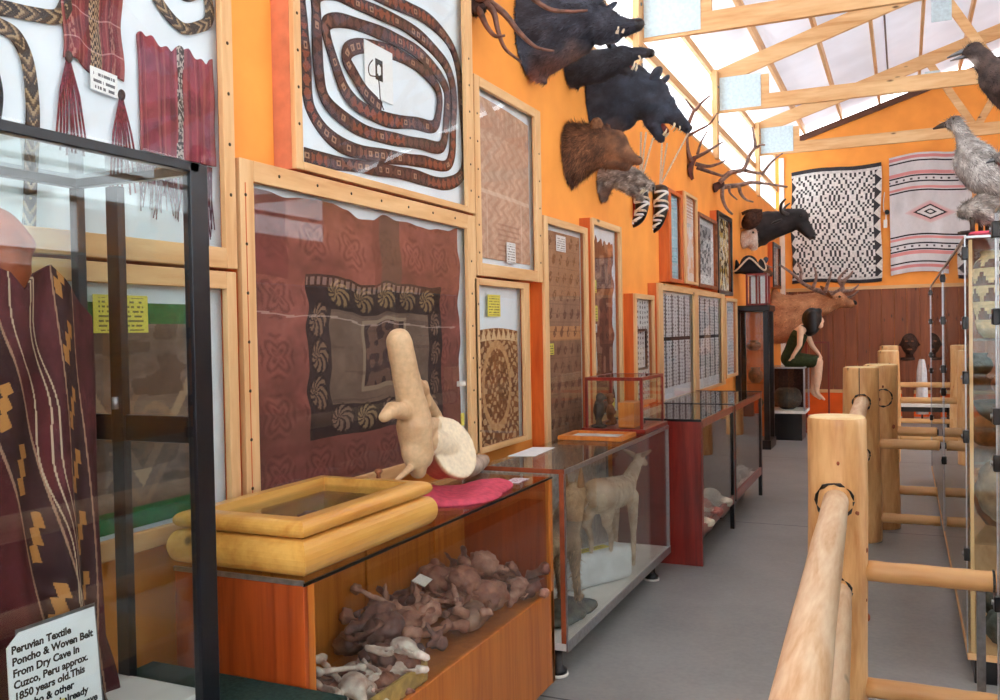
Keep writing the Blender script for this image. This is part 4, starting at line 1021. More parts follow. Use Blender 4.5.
# --- log framed box on top of the first counter
lb = thing('log_display_box', 'half log framed display box with a glass lid on the orange counter', 'display box', (-1.64, 2.23, CT))
LX0, LX1, LY0, LY1 = -1.885, -1.405, 1.872, 2.60
def halflog(name, a, b, inward, r, z, mat, h=None):
    """rounded log face outside, flat inside, mitred"""
    a, b = Vector(a), Vector(b); d = (b-a).normalized(); inn = Vector(inward); prof = []
    h = h or r*2
    for k in range(11):
        t = -math.pi/2+math.pi*k/10; prof.append((-math.cos(t)*r*.62, h/2+math.sin(t)*h/2))
    prof = prof+[(.03, h), (.03, 0)]
    def ring(p, s): return [p+inn*(x+.0)+Vector((0, 0, zz))+d*s*(x) for x, zz in prof]
    R0, R1 = ring(a, 1), ring(b, -1); n = len(prof); mb = MB()
    mb.add(R0+R1, [tuple(range(n)), tuple(range(2*n-1, n-1, -1))]+[(i, n+i, n+(i+1) % n, (i+1) % n) for i in range(n)])
    return mb.build(name, mat, lb)
for z, h, e, nm in ((CT+.001, .095, .0, 'base_log'), (CT+.098, .048, .012, 'lid_log')):
    x0, x1, y0, y1 = LX0+.035+e, LX1-.035-e, LY0+.035+e, LY1-.035-e
    for a, b, i in (((x0, y0, z), (x1, y0, z), (0, 1, 0)), ((x1, y0, z), (x1, y1, z), (-1, 0, 0)), ((x1, y1, z), (x0, y1, z), (0, -1, 0)), ((x0, y1, z), (x0, y0, z), (1, 0, 0))):
        halflog(nm, a, b, i, .05, z, M['varnish'], h)
MB().box(LX0+.05, LX1-.05, LY0+.05, LY1-.05, CT+.118, CT+.123).build('lid_pane', M['glass_front'], lb)
MB().box(LX0+.05, LX1-.05, LY0+.05, LY1-.05, CT+.002, CT+.012).build('box_floor', M['hat_brown'], lb)
MB().lathe((-1.62, LY1-.03, CT+.146), [(.008, 0), (.007, .012), (.014, .02), (.014, .026), (.008, .03)], 14).build('lid_knob', M['clay'], lb, True)
for k in range(16):
    place(fos[(k*5) % 12], g.uniform(-1.80, -1.50), g.uniform(1.98, 2.5), CT+.014+g.uniform(0, .012), g.uniform(0, 6.28), g.uniform(.6, .85), 'dark fossil bone under the glass lid of the log framed box', 'bone', 'fossil bones in the log framed box', g.uniform(-.3, .3), 0)

# ================================================================== THINGS ON THE COUNTERS
def q(px, py, X, dy=0):            # survey point on the plane x = X
    p = at(px, py, 'x', X); return Vector((p.x, p.y+dy, p.z))
pc2 = MB(); g = random.Random(2)
mb = MB(); mb.ell((-1.585, 3.05, CT+.004), (.19, .21, .022)); mb.ell((-1.53, 3.2, CT+.006), (.10, .19, .03)); mb.ell((-1.66, 2.95, CT+.01), (.10, .14, .035))
clo = organic('folded_cloth', mb, .012, M['pink'], None, None, smooth=4, noise=.012, nscale=9); tag(clo, 'crumpled pink cloth under the big bone on the orange counter', 'cloth')
# great vertebra: built on the plane x = -1.6, all radii in metres
mb = MB(); B = lambda x, y, X=-1.60: q(x, y, X); k = mpp(B(420, 420))
def pcap(a, b, ra, rb, Xa=-1.6, Xb=-1.6): mb.cap(B(a[0], a[1], Xa), B(b[0], b[1], Xb), ra*k, rb*k)
pcap((399, 341), (402, 356), 12.5, 13); pcap((402, 356), (409, 392), 13, 14); pcap((409, 392), (415, 420), 14, 17)
pcap((414, 425), (418, 455), 18, 16); pcap((412, 412), (392, 410), 9, 8); pcap((392, 410), (384, 417), 8, 5.5)
pcap((424, 384), (427, 404), 4.5, 5); pcap((415, 385), (424, 390), 9, 6); pcap((426, 398), (436, 416), 6, 7, -1.6, -1.64); pcap((420, 430), (436, 424), 14, 7)
pcap((416, 428), (413, 452), 18, 12); pcap((413, 452), (418, 470), 12, 9); pcap((430, 440), (446, 450), 14, 16)
pcap((428, 452), (410, 468), 7, 4); pcap((410, 468), (393, 484), 4, 2.2, -1.58, -1.54)
vw = (EYE-B(454, 447)).normalized(); e1 = (_r*.48-_u*.88).normalized()
nrm = (vw*.62+(_r*.88+_u*.48)*.78); nrm = (nrm-e1*nrm.dot(e1)).normalized(); e2 = nrm.cross(e1)
dc = B(455, 447, -1.555)
def disc_ring(off, r1, r2, n=40): return [dc+nrm*off*k+e1*math.cos(2*math.pi*t/n)*r1*k+e2*math.sin(2*math.pi*t/n)*r2*k for t in range(n)]
rings = [disc_ring(o, a, b) for o, a, b in ((0, 34, 31), (-5, 34.5, 31.5), (-14, 30, 27), (-26, 26, 23), (-36, 25, 22))]; n_ = 40
mb.add([p for r in rings for p in r], [(i*n_+t, (i+1)*n_+t, (i+1)*n_+(t+1) % n_, i*n_+(t+1) % n_) for i in range(4) for t in range(n_)]+[tuple(range(n_)), tuple(4*n_+t for t in range(n_-1, -1, -1))])
dcA = np.array(dc); nA = np.array(nrm)
def bonef(co):
    n = fbm3(co*12); w = np.clip((n-.35)*2, 0, 1)[:, None]
    c = A((222, 188, 146))[None]*(1-w)+A((198, 158, 116))[None]*w
    sdist = (co-dcA) @ nA; rad = np.linalg.norm(co-dcA-sdist[:, None]*nA[None], axis=1)
    m = (np.clip((sdist+.006)*260, 0, 1)*(rad < .36*k*100))[:, None]; c = c*(1-m)+A((242, 226, 194))[None]*m
    m = (np.clip((-.010-sdist)*120, 0, 1)*np.clip((.30*k*100+.02-rad)*60, 0, 1)*np.clip((sdist+.19)*40, 0, 1)*np.clip((dcA[2]-.005-co[:, 2])*50, 0, 1)*np.clip((co[:, 1]-2.86)*30, 0, 1))[:, None]; c = c*(1-m)+A((190, 102, 78))[None]*m
    return c
bone = organic('large_vertebra', mb, .0062, M['bonemat'], None, bonef, smooth=3, noise=.002, nscale=25)
tag(bone, 'large upright tan vertebra with a flat cream disc on pink cloth', 'bone')
hb = organic('bone_section', (lambda m: (m.cap((-1.72, 3.46, CT+.052), (-1.76, 3.62, CT+.04), .05, .042), m.cap((-1.76, 3.62, CT+.04), (-1.80, 3.78, CT+.03), .042, .028), m)[-1])(MB()), .009, M['bonemat'], None, furcol((206, 190, 172), (150, 128, 112), 18), smooth=3, noise=.004, nscale=24)
tag(hb, 'smooth grey bone section lying behind the big vertebra', 'bone')
def sheet_on(name, label, pts, z, mat, th=.002, cat='paper'):
    o = MB().prism([(x, y, z) for x, y in pts], (0, 0, th)).build(name, mat); return tag(o, label, cat)
pb = textile('paper_slip', None, -.06, .06, -.035, .035, 0, 26, 18, lambda u, v: mixc(((tri(v*5) > .5) & (u > .15) & (u < .85) & (vn(u, v, 14, 9, 3) > .4))*.6, A((226, 214, 220)), A((150, 90, 110))), M['print'], thick=.002)
pb.rotation_euler = (0, -math.pi/2, 0); pb.location = (-1.47, 3.42, CT+.036); pb.location = (-1.46, 3.45, CT+.003); tag(pb, 'small pink and white slip right of the pink cloth on the orange counter', 'paper')
sheet_on('paper_sheet', 'loose white sheet of paper lying at the back of the glass counter', [(-1.83, 4.12), (-1.70, 4.16), (-1.72, 4.50), (-1.84, 4.48)], CT+.001, M['paper'])
sheet_on('plastic_bag', 'crumpled white paper behind the log framed box and the vertebra', [(-1.83, 2.66), (-1.72, 2.64), (-1.70, 2.95), (-1.84, 2.98)], CT+.001, M['cloth_white'], .05)
# wooden framed sign lying flat
fs = thing('framed_notice', 'flat wooden framed notice lying on the glass counter before the mahogany box', 'notice', (-1.64, 5.02, CT))
a0, a1, b0, b1 = -1.83, -1.445, 4.83, 5.13
for p in ((a0, a1, b0, b0+.035), (a0, a1, b1-.035, b1), (a0, a0+.035, b0+.035, b1-.035), (a1-.035, a1, b0+.035, b1-.035)):
    MB().box(p[0], p[1], p[2], p[3], CT+.001, CT+.026).build('frame_rail', M['veneer'], fs, bevel=.004)
MB().box(a0+.03, a1-.03, b0+.03, b1-.03, CT+.002, CT+.012).build('notice_sheet', plain('grey_notice_sheet', (196, 202, 206), .5, 0, .1, 40), fs)
# mahogany box with carvings
gb = thing('glass_display_box', 'small mahogany framed glass box of carvings on the glass counter', 'display box', (-1.63, 5.45, CT))
a0, a1, b0, b1, zz = -1.80, -1.435, 5.24, 5.76, CT
MB().box(a0-.02, a1+.02, b0-.02, b1+.02, zz+.001, zz+.028).build('base', M['mahogany'], gb, bevel=.005)
for x in (a0, a1-.018):
    for y in (b0, b1-.018): MB().box(x, x+.018, y, y+.018, zz+.028, zz+.335).build('corner_post', M['mahogany'], gb, bevel=.002)
for p in ((a0, a1, b0, b0+.018), (a0, a1, b1-.018, b1), (a0, a0+.018, b0+.018, b1-.018), (a1-.018, a1, b0+.018, b1-.018)):
    MB().box(p[0], p[1], p[2], p[3], zz+.32, zz+.34).build('top_rail', M['mahogany'], gb)
MB().box(a0+.004, a1-.004, b0+.004, b1-.004, zz+.335, zz+.339).build('top_pane', M['glass'], gb)
for p in ((a1-.008, a1-.004, b0+.018, b1-.018), (a0+.004, a0+.008, b0+.018, b1-.018), (a0+.018, a1-.018, b0+.004, b0+.008), (a0+.018, a1-.018, b1-.008, b1-.004)):
    MB().box(p[0], p[1], p[2], p[3], zz+.028, zz+.321).build('side_pane', M['glass'], gb)
Z0 = zz+.03
ow = thing('bird_carving', 'dark upright bird carving at the left in the mahogany box', 'carving', (-1.70, 5.27, Z0))
mb = MB(); mb.lathe((-1.72, 5.27, Z0), [(.05, 0), (.05, .012), (.02, .02), (.018, .05)], 16); mb.ell((-1.72, 5.27, Z0+.11), (.035, .035, .07)); mb.ell((-1.71, 5.27, Z0+.185), (.028, .03, .03)); mb.cap((-1.69, 5.28, Z0+.185), (-1.67, 5.29, Z0+.172), .012, .004)
for s in (-1, 1): mb.cap((-1.715, 5.27+s*.033, Z0+.14), (-1.73, 5.27+s*.03, Z0+.05), .016, .006)
organic('bird_body', mb, .006, M['clay_dark'], ow, None, smooth=2, noise=.003, nscale=40)
wb = MB().box(-1.60, -1.50, 5.28, 5.45, Z0, Z0+.155).build('wooden_block', M['veneer'], bevel=.004); tag(wb, 'plain orange brown wooden block in the mahogany box', 'block')
def figurine(label, x, y, h, mat, seed, name='figurine'):
    g = random.Random(seed); mb = MB(); s = h/.2
    mb.lathe((x, y, Z0), [(.032*s, 0), (.034*s, .012*s), (.02*s, .02*s)], 14); mb.ell((x, y, Z0+.08*s), (.028*s, .03*s, .055*s)); mb.ell((x, y, Z0+.155*s), (.022*s, .024*s, .028*s)); mb.ell((x, y, Z0+.185*s), (.026*s, .03*s, .014*s))
    for d in (-1, 1):
        mb.tube(spline([(x, y+d*.026*s, Z0+.12*s), (x+.014*s, y+d*.042*s, Z0+.085*s), (x+.026*s, y+d*.016*s, Z0+.075*s)], 4), .009*s, 7); mb.cap((x+.01*s, y+d*.016*s, Z0+.045*s), (x+.028*s, y+d*.02*s, Z0+.012*s), .013*s, .011*s)
    mb.ell((x+.022*s, y, Z0+.152*s), (.006*s, .005*s, .007*s))
    return tag(organic(name, mb, .0045*s+.001, mat, None, None, smooth=1, noise=.003, nscale=50), label, 'figurine')
figurine('tan seated figurine behind the wooden block in the mahogany box', -1.70, 5.44, .20, M['clay'], 1)
figurine('dark carved figurine right of the wooden block in the mahogany box', -1.53, 5.53, .15, M['clay_dark'], 2)
figurine('small brown figurine by the right post of the mahogany box', -1.62, 5.66, .13, M['clay'], 3)
tag(MB().box(-1.74, -1.738, 5.60, 5.66, Z0, Z0+.15).build('note_card', M['yellow']), 'yellow card standing in the mahogany box', 'card')

# ------------------------------------------------------------------ inside the glass counter
wbk = thing('plaster_block', 'rounded white plaster block with a yellow label in the glass counter', 'block', (-1.56, 4.7, .17))
BD = Vector((.456, .89, 0)); BN = Vector((-.89, .456, 0)); bc0 = Vector((-1.645, 4.55, .171))
mb = MB(); mb.prism([bc0, bc0+BD*.48, bc0+BD*.48+BN*.17, bc0+BN*.17], (0, 0, .19))
o = mb.build('block_body', M['plaster'], wbk, True); bv = o.modifiers.new('b', 'BEVEL'); bv.width = .035; bv.segments = 5
lc = bc0+BD*.06+BN*.05+Vector((0, 0, .1905)); mb = MB(); mb.prism([lc, lc+BD*.28, lc+BD*.28+BN*.06, lc+BN*.06], (0, 0, .002)); mb.build('yellow_label', M['yellow'], wbk)
for r_ in range(2):
    p_ = lc+BD*.02+BN*(.018+.02*r_)+Vector((0, 0, .0021)); mb = MB(); mb.prism([p_, p_+BD*.22, p_+BD*.22+BN*.004, p_+BN*.004], (0, 0, .0006)); mb.build('ink_line', M['ink'], wbk)
# coyote: stands on a rock base looking along the hall
cy_ = thing('stuffed_coyote', 'stuffed grey tan coyote on a rock base, near end of the glass counter', 'animal', (-1.56, 4.0, .17))
kk = mpp(q(585, 520, -1.55))
mb = MB(); Q = lambda x, y, X=-1.56: q(x, y, X)
def cap(a, b, ra, rb, Xa=-1.56, Xb=-1.56): mb.cap(Q(a[0], a[1], Xa), Q(b[0], b[1], Xb), ra*kk, rb*kk)
P = lambda y, z, x=-1.55: (x, y, z)
mb.cap(P(3.99, .56, -1.62), P(4.18, .58, -1.57), .092, .09); mb.cap(P(4.18, .60, -1.56), P(4.27, .69), .085, .068); mb.cap(P(4.27, .69), P(4.31, .745), .068, .06)
mb.ell(P(4.335, .76), (.062, .07, .058)); mb.cap(P(4.36, .745), P(4.50, .675), .042, .018); mb.cap(P(4.37, .715), P(4.47, .662), .03, .014)
mb.cap(P(3.95, .56, -1.66), P(3.87, .36, -1.70), .035, .045)
for s in (-1, 1):
    mb.cap(P(4.20, .54, -1.56+s*.045), P(4.22, .40, -1.56+s*.045), .044, .027); mb.cap(P(4.22, .40, -1.56+s*.045), P(4.25, .26, -1.56+s*.045), .025, .019); mb.ell(P(4.27, .245, -1.56+s*.045), (.026, .042, .02))
    mb.cap(P(4.0, .54, -1.63+s*.04), P(3.97, .42, -1.63+s*.04), .05, .03); mb.cap(P(3.97, .42, -1.63+s*.04), P(4.02, .27, -1.63+s*.04), .024, .02)
organic('body', mb, .011, M['fur'], cy_, furcol((206, 176, 142), (150, 120, 94), 26, [(P(4.25, .58), .1, (232, 214, 190)), (P(4.1, .68), .12, (120, 100, 88)), (P(4.48, .67), .05, (232, 218, 200))]), smooth=3, fur=(6000, .026, (0, -.6, -.8)))
for s in (-1, 1):
    mb = MB(); mb.lathe((0, 0, 0), [(.03, 0), (.029, .03), (.017, .07), (.003, .10)], 12)
    mb.v = [(-1.55+s*.044+x*.55, 4.305+y, .80+z) for x, y, z in mb.v]; mb.build('ear', plain('ear_tan', (140, 100, 74), .8), cy_, True)
    MB().ell((-1.55+s*.036, 4.395, .768), .010).build('eye', M['eye'], cy_, True)
MB().ell((-1.55, 4.512, .672), (.015, .013, .012)).build('nose', M['nose'], cy_, True)
rk = organic('rock_base', (lambda m: (m.ell((-1.56, 4.14, .20), (.12, .22, .04)), m.ell((-1.50, 4.27, .195), (.075, .13, .034)), m)[-1])(MB()), .012, M['rock'], cy_, None, smooth=2, noise=.014, nscale=14)
fw = thing('stuffed_fawn', 'pale stuffed fawn with raised head beyond the coyote, hind feet on the white block', 'animal', (-1.53, 4.9, .17))
P = lambda y, z, x=-1.54: (x, y, z); mb = MB()
mb.cap(P(4.68, .685), P(5.06, .645), .098, .092); mb.cap(P(5.06, .65), P(5.24, .66), .088, .06); mb.cap(P(5.24, .66), P(5.44, .74), .052, .038); mb.ell(P(5.49, .775, -1.53), (.038, .052, .042)); mb.cap(P(5.51, .77, -1.53), P(5.60, .735, -1.52), .029, .018)
for y, s in ((4.66, -1), (4.74, 1)):
    x = -1.55+s*.045; mb.cap(P(y, .66, x), P(y-.02, .53, x), .056, .03); mb.cap(P(y-.02, .53, x), P(y+.05, .45, x), .024, .016); mb.cap(P(y+.05, .45, x), P(y+.05, .365, x), .016, .015)
for y, s in ((5.12, -1), (5.20, 1)):
    x = -1.54+s*.045; mb.cap(P(y, .60, x), P(y+.01, .40, x), .040, .022); mb.cap(P(y+.01, .40, x), P(y, .185, x), .018, .015)
organic('body', mb, .010, M['fur'], fw, furcol((226, 206, 182), (186, 160, 134), 22, [(P(4.85, .56), .14, (240, 230, 216)), (P(4.7, .74), .1, (168, 134, 108))]), smooth=3, fur=(3500, .015, (0, -.8, -.5)))
for s in (-1, 1):
    mb = MB(); mb.cap((-1.53+s*.033, 5.46, .81), (-1.53+s*.085, 5.44, .84), .017, .009); mb.build('ear', plain('fawn_ear', (170, 138, 112), .8), fw, True)
    MB().ell((-1.53+s*.034, 5.525, .785), .009).build('eye', M['eye'], fw, True)
MB().ell((-1.52, 5.615, .735), (.012, .01, .011)).build('nose', M['nose'], fw, True)

# ------------------------------------------------------------------ inside the red cabinets: skulls and shells
def small_skull(name, label, x, y, z, s, c, rz=0, group=None):
    mb = MB(); mb.ell((0, 0, .06*s), (.055*s, .07*s, .058*s)); mb.cap((0, .06*s, .04*s), (0, .12*s, .03*s), .032*s, .022*s)
    for d in (-1, 1): mb.tube(spline([(d*.045*s, .02*s, .045*s), (d*.062*s, .05*s, .04*s), (d*.035*s, .10*s, .035*s)], 4), .010*s, 6)
    mb.cap((-.025*s, .03*s, .012*s), (0, .12*s, .010*s), .012*s, .010*s); mb.cap((.025*s, .03*s, .012*s), (0, .12*s, .010*s), .012*s, .010*s)
    o = organic(name, mb, .008*s, M['bonemat'], None, furcol(c, tuple(x*.86 for x in c), 24), smooth=2, noise=.002, nscale=30, loc=(0, 0, 0))
    o.location = (x, y, z); o.rotation_euler = (0, 0, rz); return tag(o, label, 'skull', group)
small_skull('animal_skull', 'larger cream skull at the back of the nearer red cabinet', -1.42, 6.35, .226, 1.9, (226, 214, 192), -.5)
small_skull('animal_skull', 'small cream skull at the near corner of the nearer red cabinet', -1.34, 6.14, .226, 1.1, (232, 220, 196), -1.2)
small_skull('animal_skull', 'pinkish skull by the glass of the nearer red cabinet', -1.35, 6.45, .226, 1.3, (206, 130, 120), -.9)
small_skull('animal_skull', 'cream skull at the far end of the nearer red cabinet', -1.36, 6.85, .226, 1.3, (230, 222, 204), -1)
small_skull('animal_skull', 'cream skull resting highest on a block in the nearer red cabinet', -1.55, 6.6, .33, 1.6, (226, 216, 198), -.4)
tag(MB().box(-1.65, -1.45, 6.45, 6.8, .226, .33).build('display_block', M['plaster'], bevel=.01), 'white block carrying a skull in the nearer red cabinet', 'block')
for kx, (x, y, s) in enumerate(((-1.36, 7.6, 1.5), (-1.42, 7.95, 1.9), (-1.36, 8.25, 1.4))):
    mb = MB(); mb.ell((0, 0, .035*s), (.06*s, .085*s, .035*s)); mb.ell((.0, .05*s, .055*s), (.03*s, .03*s, .03*s)); mb.cap((0, -.06*s, .03*s), (0, -.12*s, .02*s), .02*s, .006*s)
    for d in range(5): mb.cap((.05*s*math.cos(d), .06*s*math.sin(d*1.3), .05*s), (.075*s*math.cos(d), .09*s*math.sin(d*1.3), .07*s), .012*s, .004*s)
    o = organic('sea_shell', mb, .01, M['bonemat'], None, furcol((216, 222, 216), (168, 176, 172), 18), smooth=2, noise=.004, nscale=20, loc=(0, 0, 0)); o.location = (x, y, .226)
    tag(o, ('pale spiny shell nearest in the farther red cabinet', 'largest pale spiny shell, middle of the farther red cabinet', 'pale spiny shell at the far end of the farther red cabinet')[kx], 'shell')

# ================================================================== MOUNTED HEADS AND ANTLERS ON THE LEFT WALL
class Mount:
    """a trophy sticking out from the wall at distance Y along the hall"""
    def __init__(s, name, label, cat, Y, base, group=None):
        s.Y = Y; s.k = mpp(at(base[0], base[1], 'y', Y)); p = at(base[0], base[1], 'y', Y)
        s.t = thing(name, label, cat, (WX, Y, p.z), group); s.mb = MB()
    def p(s, x, y, d=0):
        v = at(x, y, 'y', s.Y); return Vector((max(v.x, WX+.004), v.y+d*s.k, v.z))
    def cap(s, a, b, ra, rb, da=0, db=0): s.mb.cap(s.p(*a, da), s.p(*b, db), ra*s.k, rb*s.k); return s
    def ell(s, a, rx, ry, rz, d=0, rot=None): s.mb.ell(s.p(*a, d), (rx*s.k, ry*s.k, rz*s.k), rot); return s
    def skin(s, name, voxel, cols, fur=None, noise=0, nscale=20, smooth=4, patches=(), face=None):
        # everything stops at the wall
        s.mb.v = [(max(v[0], WX+.003), v[1], v[2]) for v in s.mb.v]
        pts = [(tuple(s.p(x, y)), r*s.k, c) for x, y, r, c in patches]
        x0 = s.p(face, 100).x if face else 9
        return organic(name, s.mb, voxel, M['fur'], s.t, furcol(cols[0], cols[1], cols[2], pts), smooth=smooth, noise=noise, nscale=nscale, fur=fur, xmin=WX+.002, short=(lambda p: .3 if p[0] > x0 else (.65 if p[0] > x0-.12 else 1)) if face else None)
    def part(s, name, mat, fn, smooth=True):
        mb = MB(); fn(mb); return mb.build(name, mat, s.t, smooth)
    def ear(s, a, b, r, d, mat, name='ear'):
        for e in (-1, 1):
            A_, B_ = s.p(*a, e*d), s.p(*b, e*d*1.2); ax = (B_-A_).normalized(); h = (B_-A_).length+r*s.k*.8
            rot = ax.to_track_quat('Z', 'X').to_matrix()
            def shell(m):
                prof = [(.55, -.35), (.9, 0), (1.0, .35), (.9, .7), (.6, .92), (.2, 1.02)]
                n0 = len(m.v); m.lathe((0, 0, 0), [(q0*r*s.k, q1*h) for q0, q1 in prof], 14)
                for i in range(n0, len(m.v)):
                    v = Vector(m.v[i]); v.x *= .5; v.x -= .25*r*s.k*(1-(v.y/(r*s.k+1e-6))**2)*(v.z/h); m.v[i] = tuple(A_+rot @ v)
            s.part(name, mat, shell)
    def eyes(s, a, r, d):
        for e in (-1, 1): s.part('eye', M['eye'], lambda m: m.ell(s.p(*a, e*d), r*s.k))
    def tooth(s, a, b, r, d):
        for e in (-1, 1): s.part('tooth', M['tooth'], lambda m: m.tube([s.p(*a, e*d), s.p((a[0]+b[0])/2+1, (a[1]+b[1])/2, e*d*1.1), s.p(*b, e*d)], [r*s.k, r*.8*s.k, r*.2*s.k], 7))
    def branch(s, name, mat, pts, r0, r1, d0=0, d1=0):
        P = [s.p(x, y, d0+(d1-d0)*i/(len(pts)-1)) for i, (x, y) in enumerate(pts)]
        P = spline(P, 5); R = [(r0+(r1-r0)*i/(len(P)-1))*s.k for i in range(len(P))]
        return s.part(name, mat, lambda m: m.tube(P, R, 8))
EARM = plain('dark_ear', (58, 62, 74), .8); EARB = plain('brown_ear', (116, 80, 56), .9, 0, .25, 60, .2, .5)

# antlers, upper left
m = Mount('antler_rack', 'reddish brown antler rack on a dark skull cap, first mount at the top', 'antlers', 4.25, (470, 8))
m.ell((471, 6), 11, 13, 11).cap((474, 6), (482, 8), 8, 6); m.skin('skull_cap', .014, ((70, 46, 40), (44, 30, 28), 30), noise=.008, fur=(600, .02, (.3, 0, -.8)))
for pts, r0, r1, d in (([(476, 2), (483, 16), (489, 28), (498, 38), (508, 38)], 4.2, 1.2, -8), ([(478, -2), (492, 10), (497, 30), (504, 48), (520, 61)], 4, 1, 4), ([(480, -4), (500, 10), (516, 30), (532, 44), (549, 47)], 4, 1, 14), ([(476, 0), (468, -14), (480, -26), (510, -18), (540, 2), (560, 5), (580, 3)], 4.5, 1.2, 22), ([(476, 2), (492, -2), (506, -14), (520, -30)], 4, 2, -14)):
    m.branch('antler', M['antler'], pts, r0, r1, d*.3, d)
# huge dark boar
m = Mount('boar_head', 'largest mounted boar head, dark with grizzled cheek and brown throat', 'mounted head', 5.02, (530, 40))
m.ell((519, 40), 10, 36, 40).cap((524, 26), (556, 22), 36, 32).cap((556, 22), (584, 20), 32, 25).cap((584, 20), (606, 26), 24, 16).cap((606, 26), (626, 27), 13, 8.5).cap((626, 27), (637, 25), 8, 6.5)
m.cap((530, 55), (540, 74), 22, 9).cap((540, 74), (545, 82), 9, 3).cap((545, 55), (580, 43), 20, 13).cap((600, 36), (616, 38), 9, 5).cap((560, -2), (590, 2), 18, 12)
m.skin('head_and_neck', .012, ((78, 80, 92), (46, 48, 58), 16), fur=(9000, .03, (-.9, 0, -.25)), noise=.005, smooth=2, patches=[(552, 66, 22, (112, 78, 68)), (575, 50, 16, (120, 90, 78)), (562, 30, 9, (128, 118, 104)), (588, 28, 8, (128, 118, 104)), (535, 78, 12, (150, 104, 92))])
m.ear((600, 8), (608, -1), 5.5, 13, EARM); m.eyes((603, 20), 1.6, 13); m.part('snout_disc', M['nose'], lambda q_: q_.cap(m.p(637, 25), m.p(639, 24), 6.4*m.k, 5.4*m.k)); m.tooth((619, 36), (621, 23), 1.7, 7); m.tooth((624, 35), (626, 28), 1.3, 6)
# second boar, open mouth
m = Mount('boar_head', 'smaller dark boar head with open jaws under the largest boar', 'mounted head', 5.75, (575, 72))
m.ell((566, 72), 7, 18, 16).cap((570, 71), (600, 66), 17, 16).cap((600, 66), (622, 58), 16, 12).cap((622, 56), (640, 53), 8, 5.5).cap((640, 53), (649, 53), 5.5, 4.2).cap((614, 66), (633, 73), 6.5, 3.4).cap((568, 80), (578, 88), 6, 2)
m.skin('head_and_neck', .010, ((66, 68, 78), (38, 39, 46), 18), fur=(4500, .028, (-.9, 0, -.3)), noise=.004, smooth=2, patches=[(570, 84, 9, (150, 120, 108))])
m.ear((612, 48), (610, 42), 4, 9, EARM); m.eyes((622, 53), 1.3, 9); m.tooth((633, 71), (636, 62), 1.4, 4); m.tooth((640, 57), (641, 62), 1.1, 4); m.part('snout_disc', M['nose'], lambda q_: q_.cap(m.p(649, 53), m.p(651, 53), 4.6*m.k, 4*m.k)); m.part('tongue', M['gum'], lambda q_: q_.cap(m.p(622, 64), m.p(632, 68), 2.6*m.k, 1.6*m.k))
# black bear
m = Mount('bear_head', 'black bear head with open mouth facing right', 'mounted head', 6.3, (598, 102))
m.ell((592, 102), 7, 30, 36).cap((596, 98), (625, 92), 33, 29).cap((625, 92), (648, 98), 27, 22).cap((648, 98), (660, 108), 21, 16).cap((660, 106), (676, 118), 13, 8).cap((676, 118), (687, 128), 7.5, 5).cap((652, 120), (661, 139), 9, 4.2).cap((606, 124), (624, 116), 14, 14)
m.skin('head_and_neck', .011, ((70, 76, 90), (44, 48, 58), 18), fur=(8000, .02, (-.8, 0, -.5)), noise=.004, smooth=2, patches=[(618, 122, 13, (120, 84, 70)), (632, 116, 9, (96, 70, 62)), (604, 122, 9, (140, 100, 84)), (678, 121, 7, (78, 64, 62))])
m.ear((657, 82), (661, 75), 6.4, 12, EARM); m.eyes((671, 105), 1.4, 9); m.part('nose', M['nose'], lambda q_: q_.ell(m.p(689, 128), (3.6*m.k, 4*m.k, 3*m.k)))
m.tooth((676, 124), (672, 131), 1.3, 4.5); m.tooth((664, 136), (668, 129), 1.4, 4); m.tooth((681, 127), (679, 132), 1.0, 4); m.part('tongue', M['gum'], lambda q_: q_.cap(m.p(660, 124), m.p(667, 131), 3.4*m.k, 2.2*m.k))
# brown bear
m = Mount('bear_head', 'shaggy brown bear head below the black bear', 'mounted head', 5.75, (566, 156))
m.ell((566, 156), 8, 26, 30).cap((572, 152), (596, 146), 28, 22).cap((596, 146), (613, 146), 21, 16).cap((613, 148), (628, 157), 13, 8).cap((628, 157), (638, 161), 7, 4.5).cap((610, 160), (626, 166), 9, 5).cap((572, 172), (566, 182), 12, 5)
m.skin('head_and_neck', .011, ((148, 102, 72), (92, 62, 46), 18), fur=(12000, .045, (-.75, 0, -.6)), noise=.006, smooth=2, face=610, patches=[(622, 154, 10, (166, 124, 92)), (570, 172, 16, (78, 46, 34))])
m.ear((600, 134), (601, 126), 6.5, 12, EARB); m.eyes((620, 148), 1.3, 9); m.part('nose', M['nose'], lambda q_: q_.ell(m.p(639, 159), (3*m.k, 3.4*m.k, 2.6*m.k)))
# grey animal with gaping jaws
m = Mount('boar_head', 'grey mottled animal head with gaping jaws beneath the brown bear', 'mounted head', 6.4, (600, 182))
m.ell((597, 184), 6, 14, 16).cap((600, 180), (620, 174), 13, 12).cap((620, 173), (638, 178), 12, 7.5).cap((638, 178), (652, 187), 6.5, 3.6).cap((622, 182), (636, 192), 8, 4.6).cap((636, 192), (642, 199), 4.5, 2.6).cap((600, 190), (604, 198), 10, 4)
m.skin('head_and_neck', .010, ((196, 184, 174), (112, 100, 92), 30), fur=(6000, .028, (-.85, 0, -.2)), noise=.01, patches=[(604, 190, 11, (104, 66, 52))])
m.ear((618, 162), (614, 158), 3.4, 9, EARB); m.eyes((632, 172), 1.2, 7); m.tooth((641, 194), (643, 188), 1.1, 3); m.tooth((645, 188), (643, 192), 1.0, 3); m.part('snout_disc', M['nose'], lambda q_: q_.ell(m.p(653, 188), (2.4*m.k, 3*m.k, 2.4*m.k)))
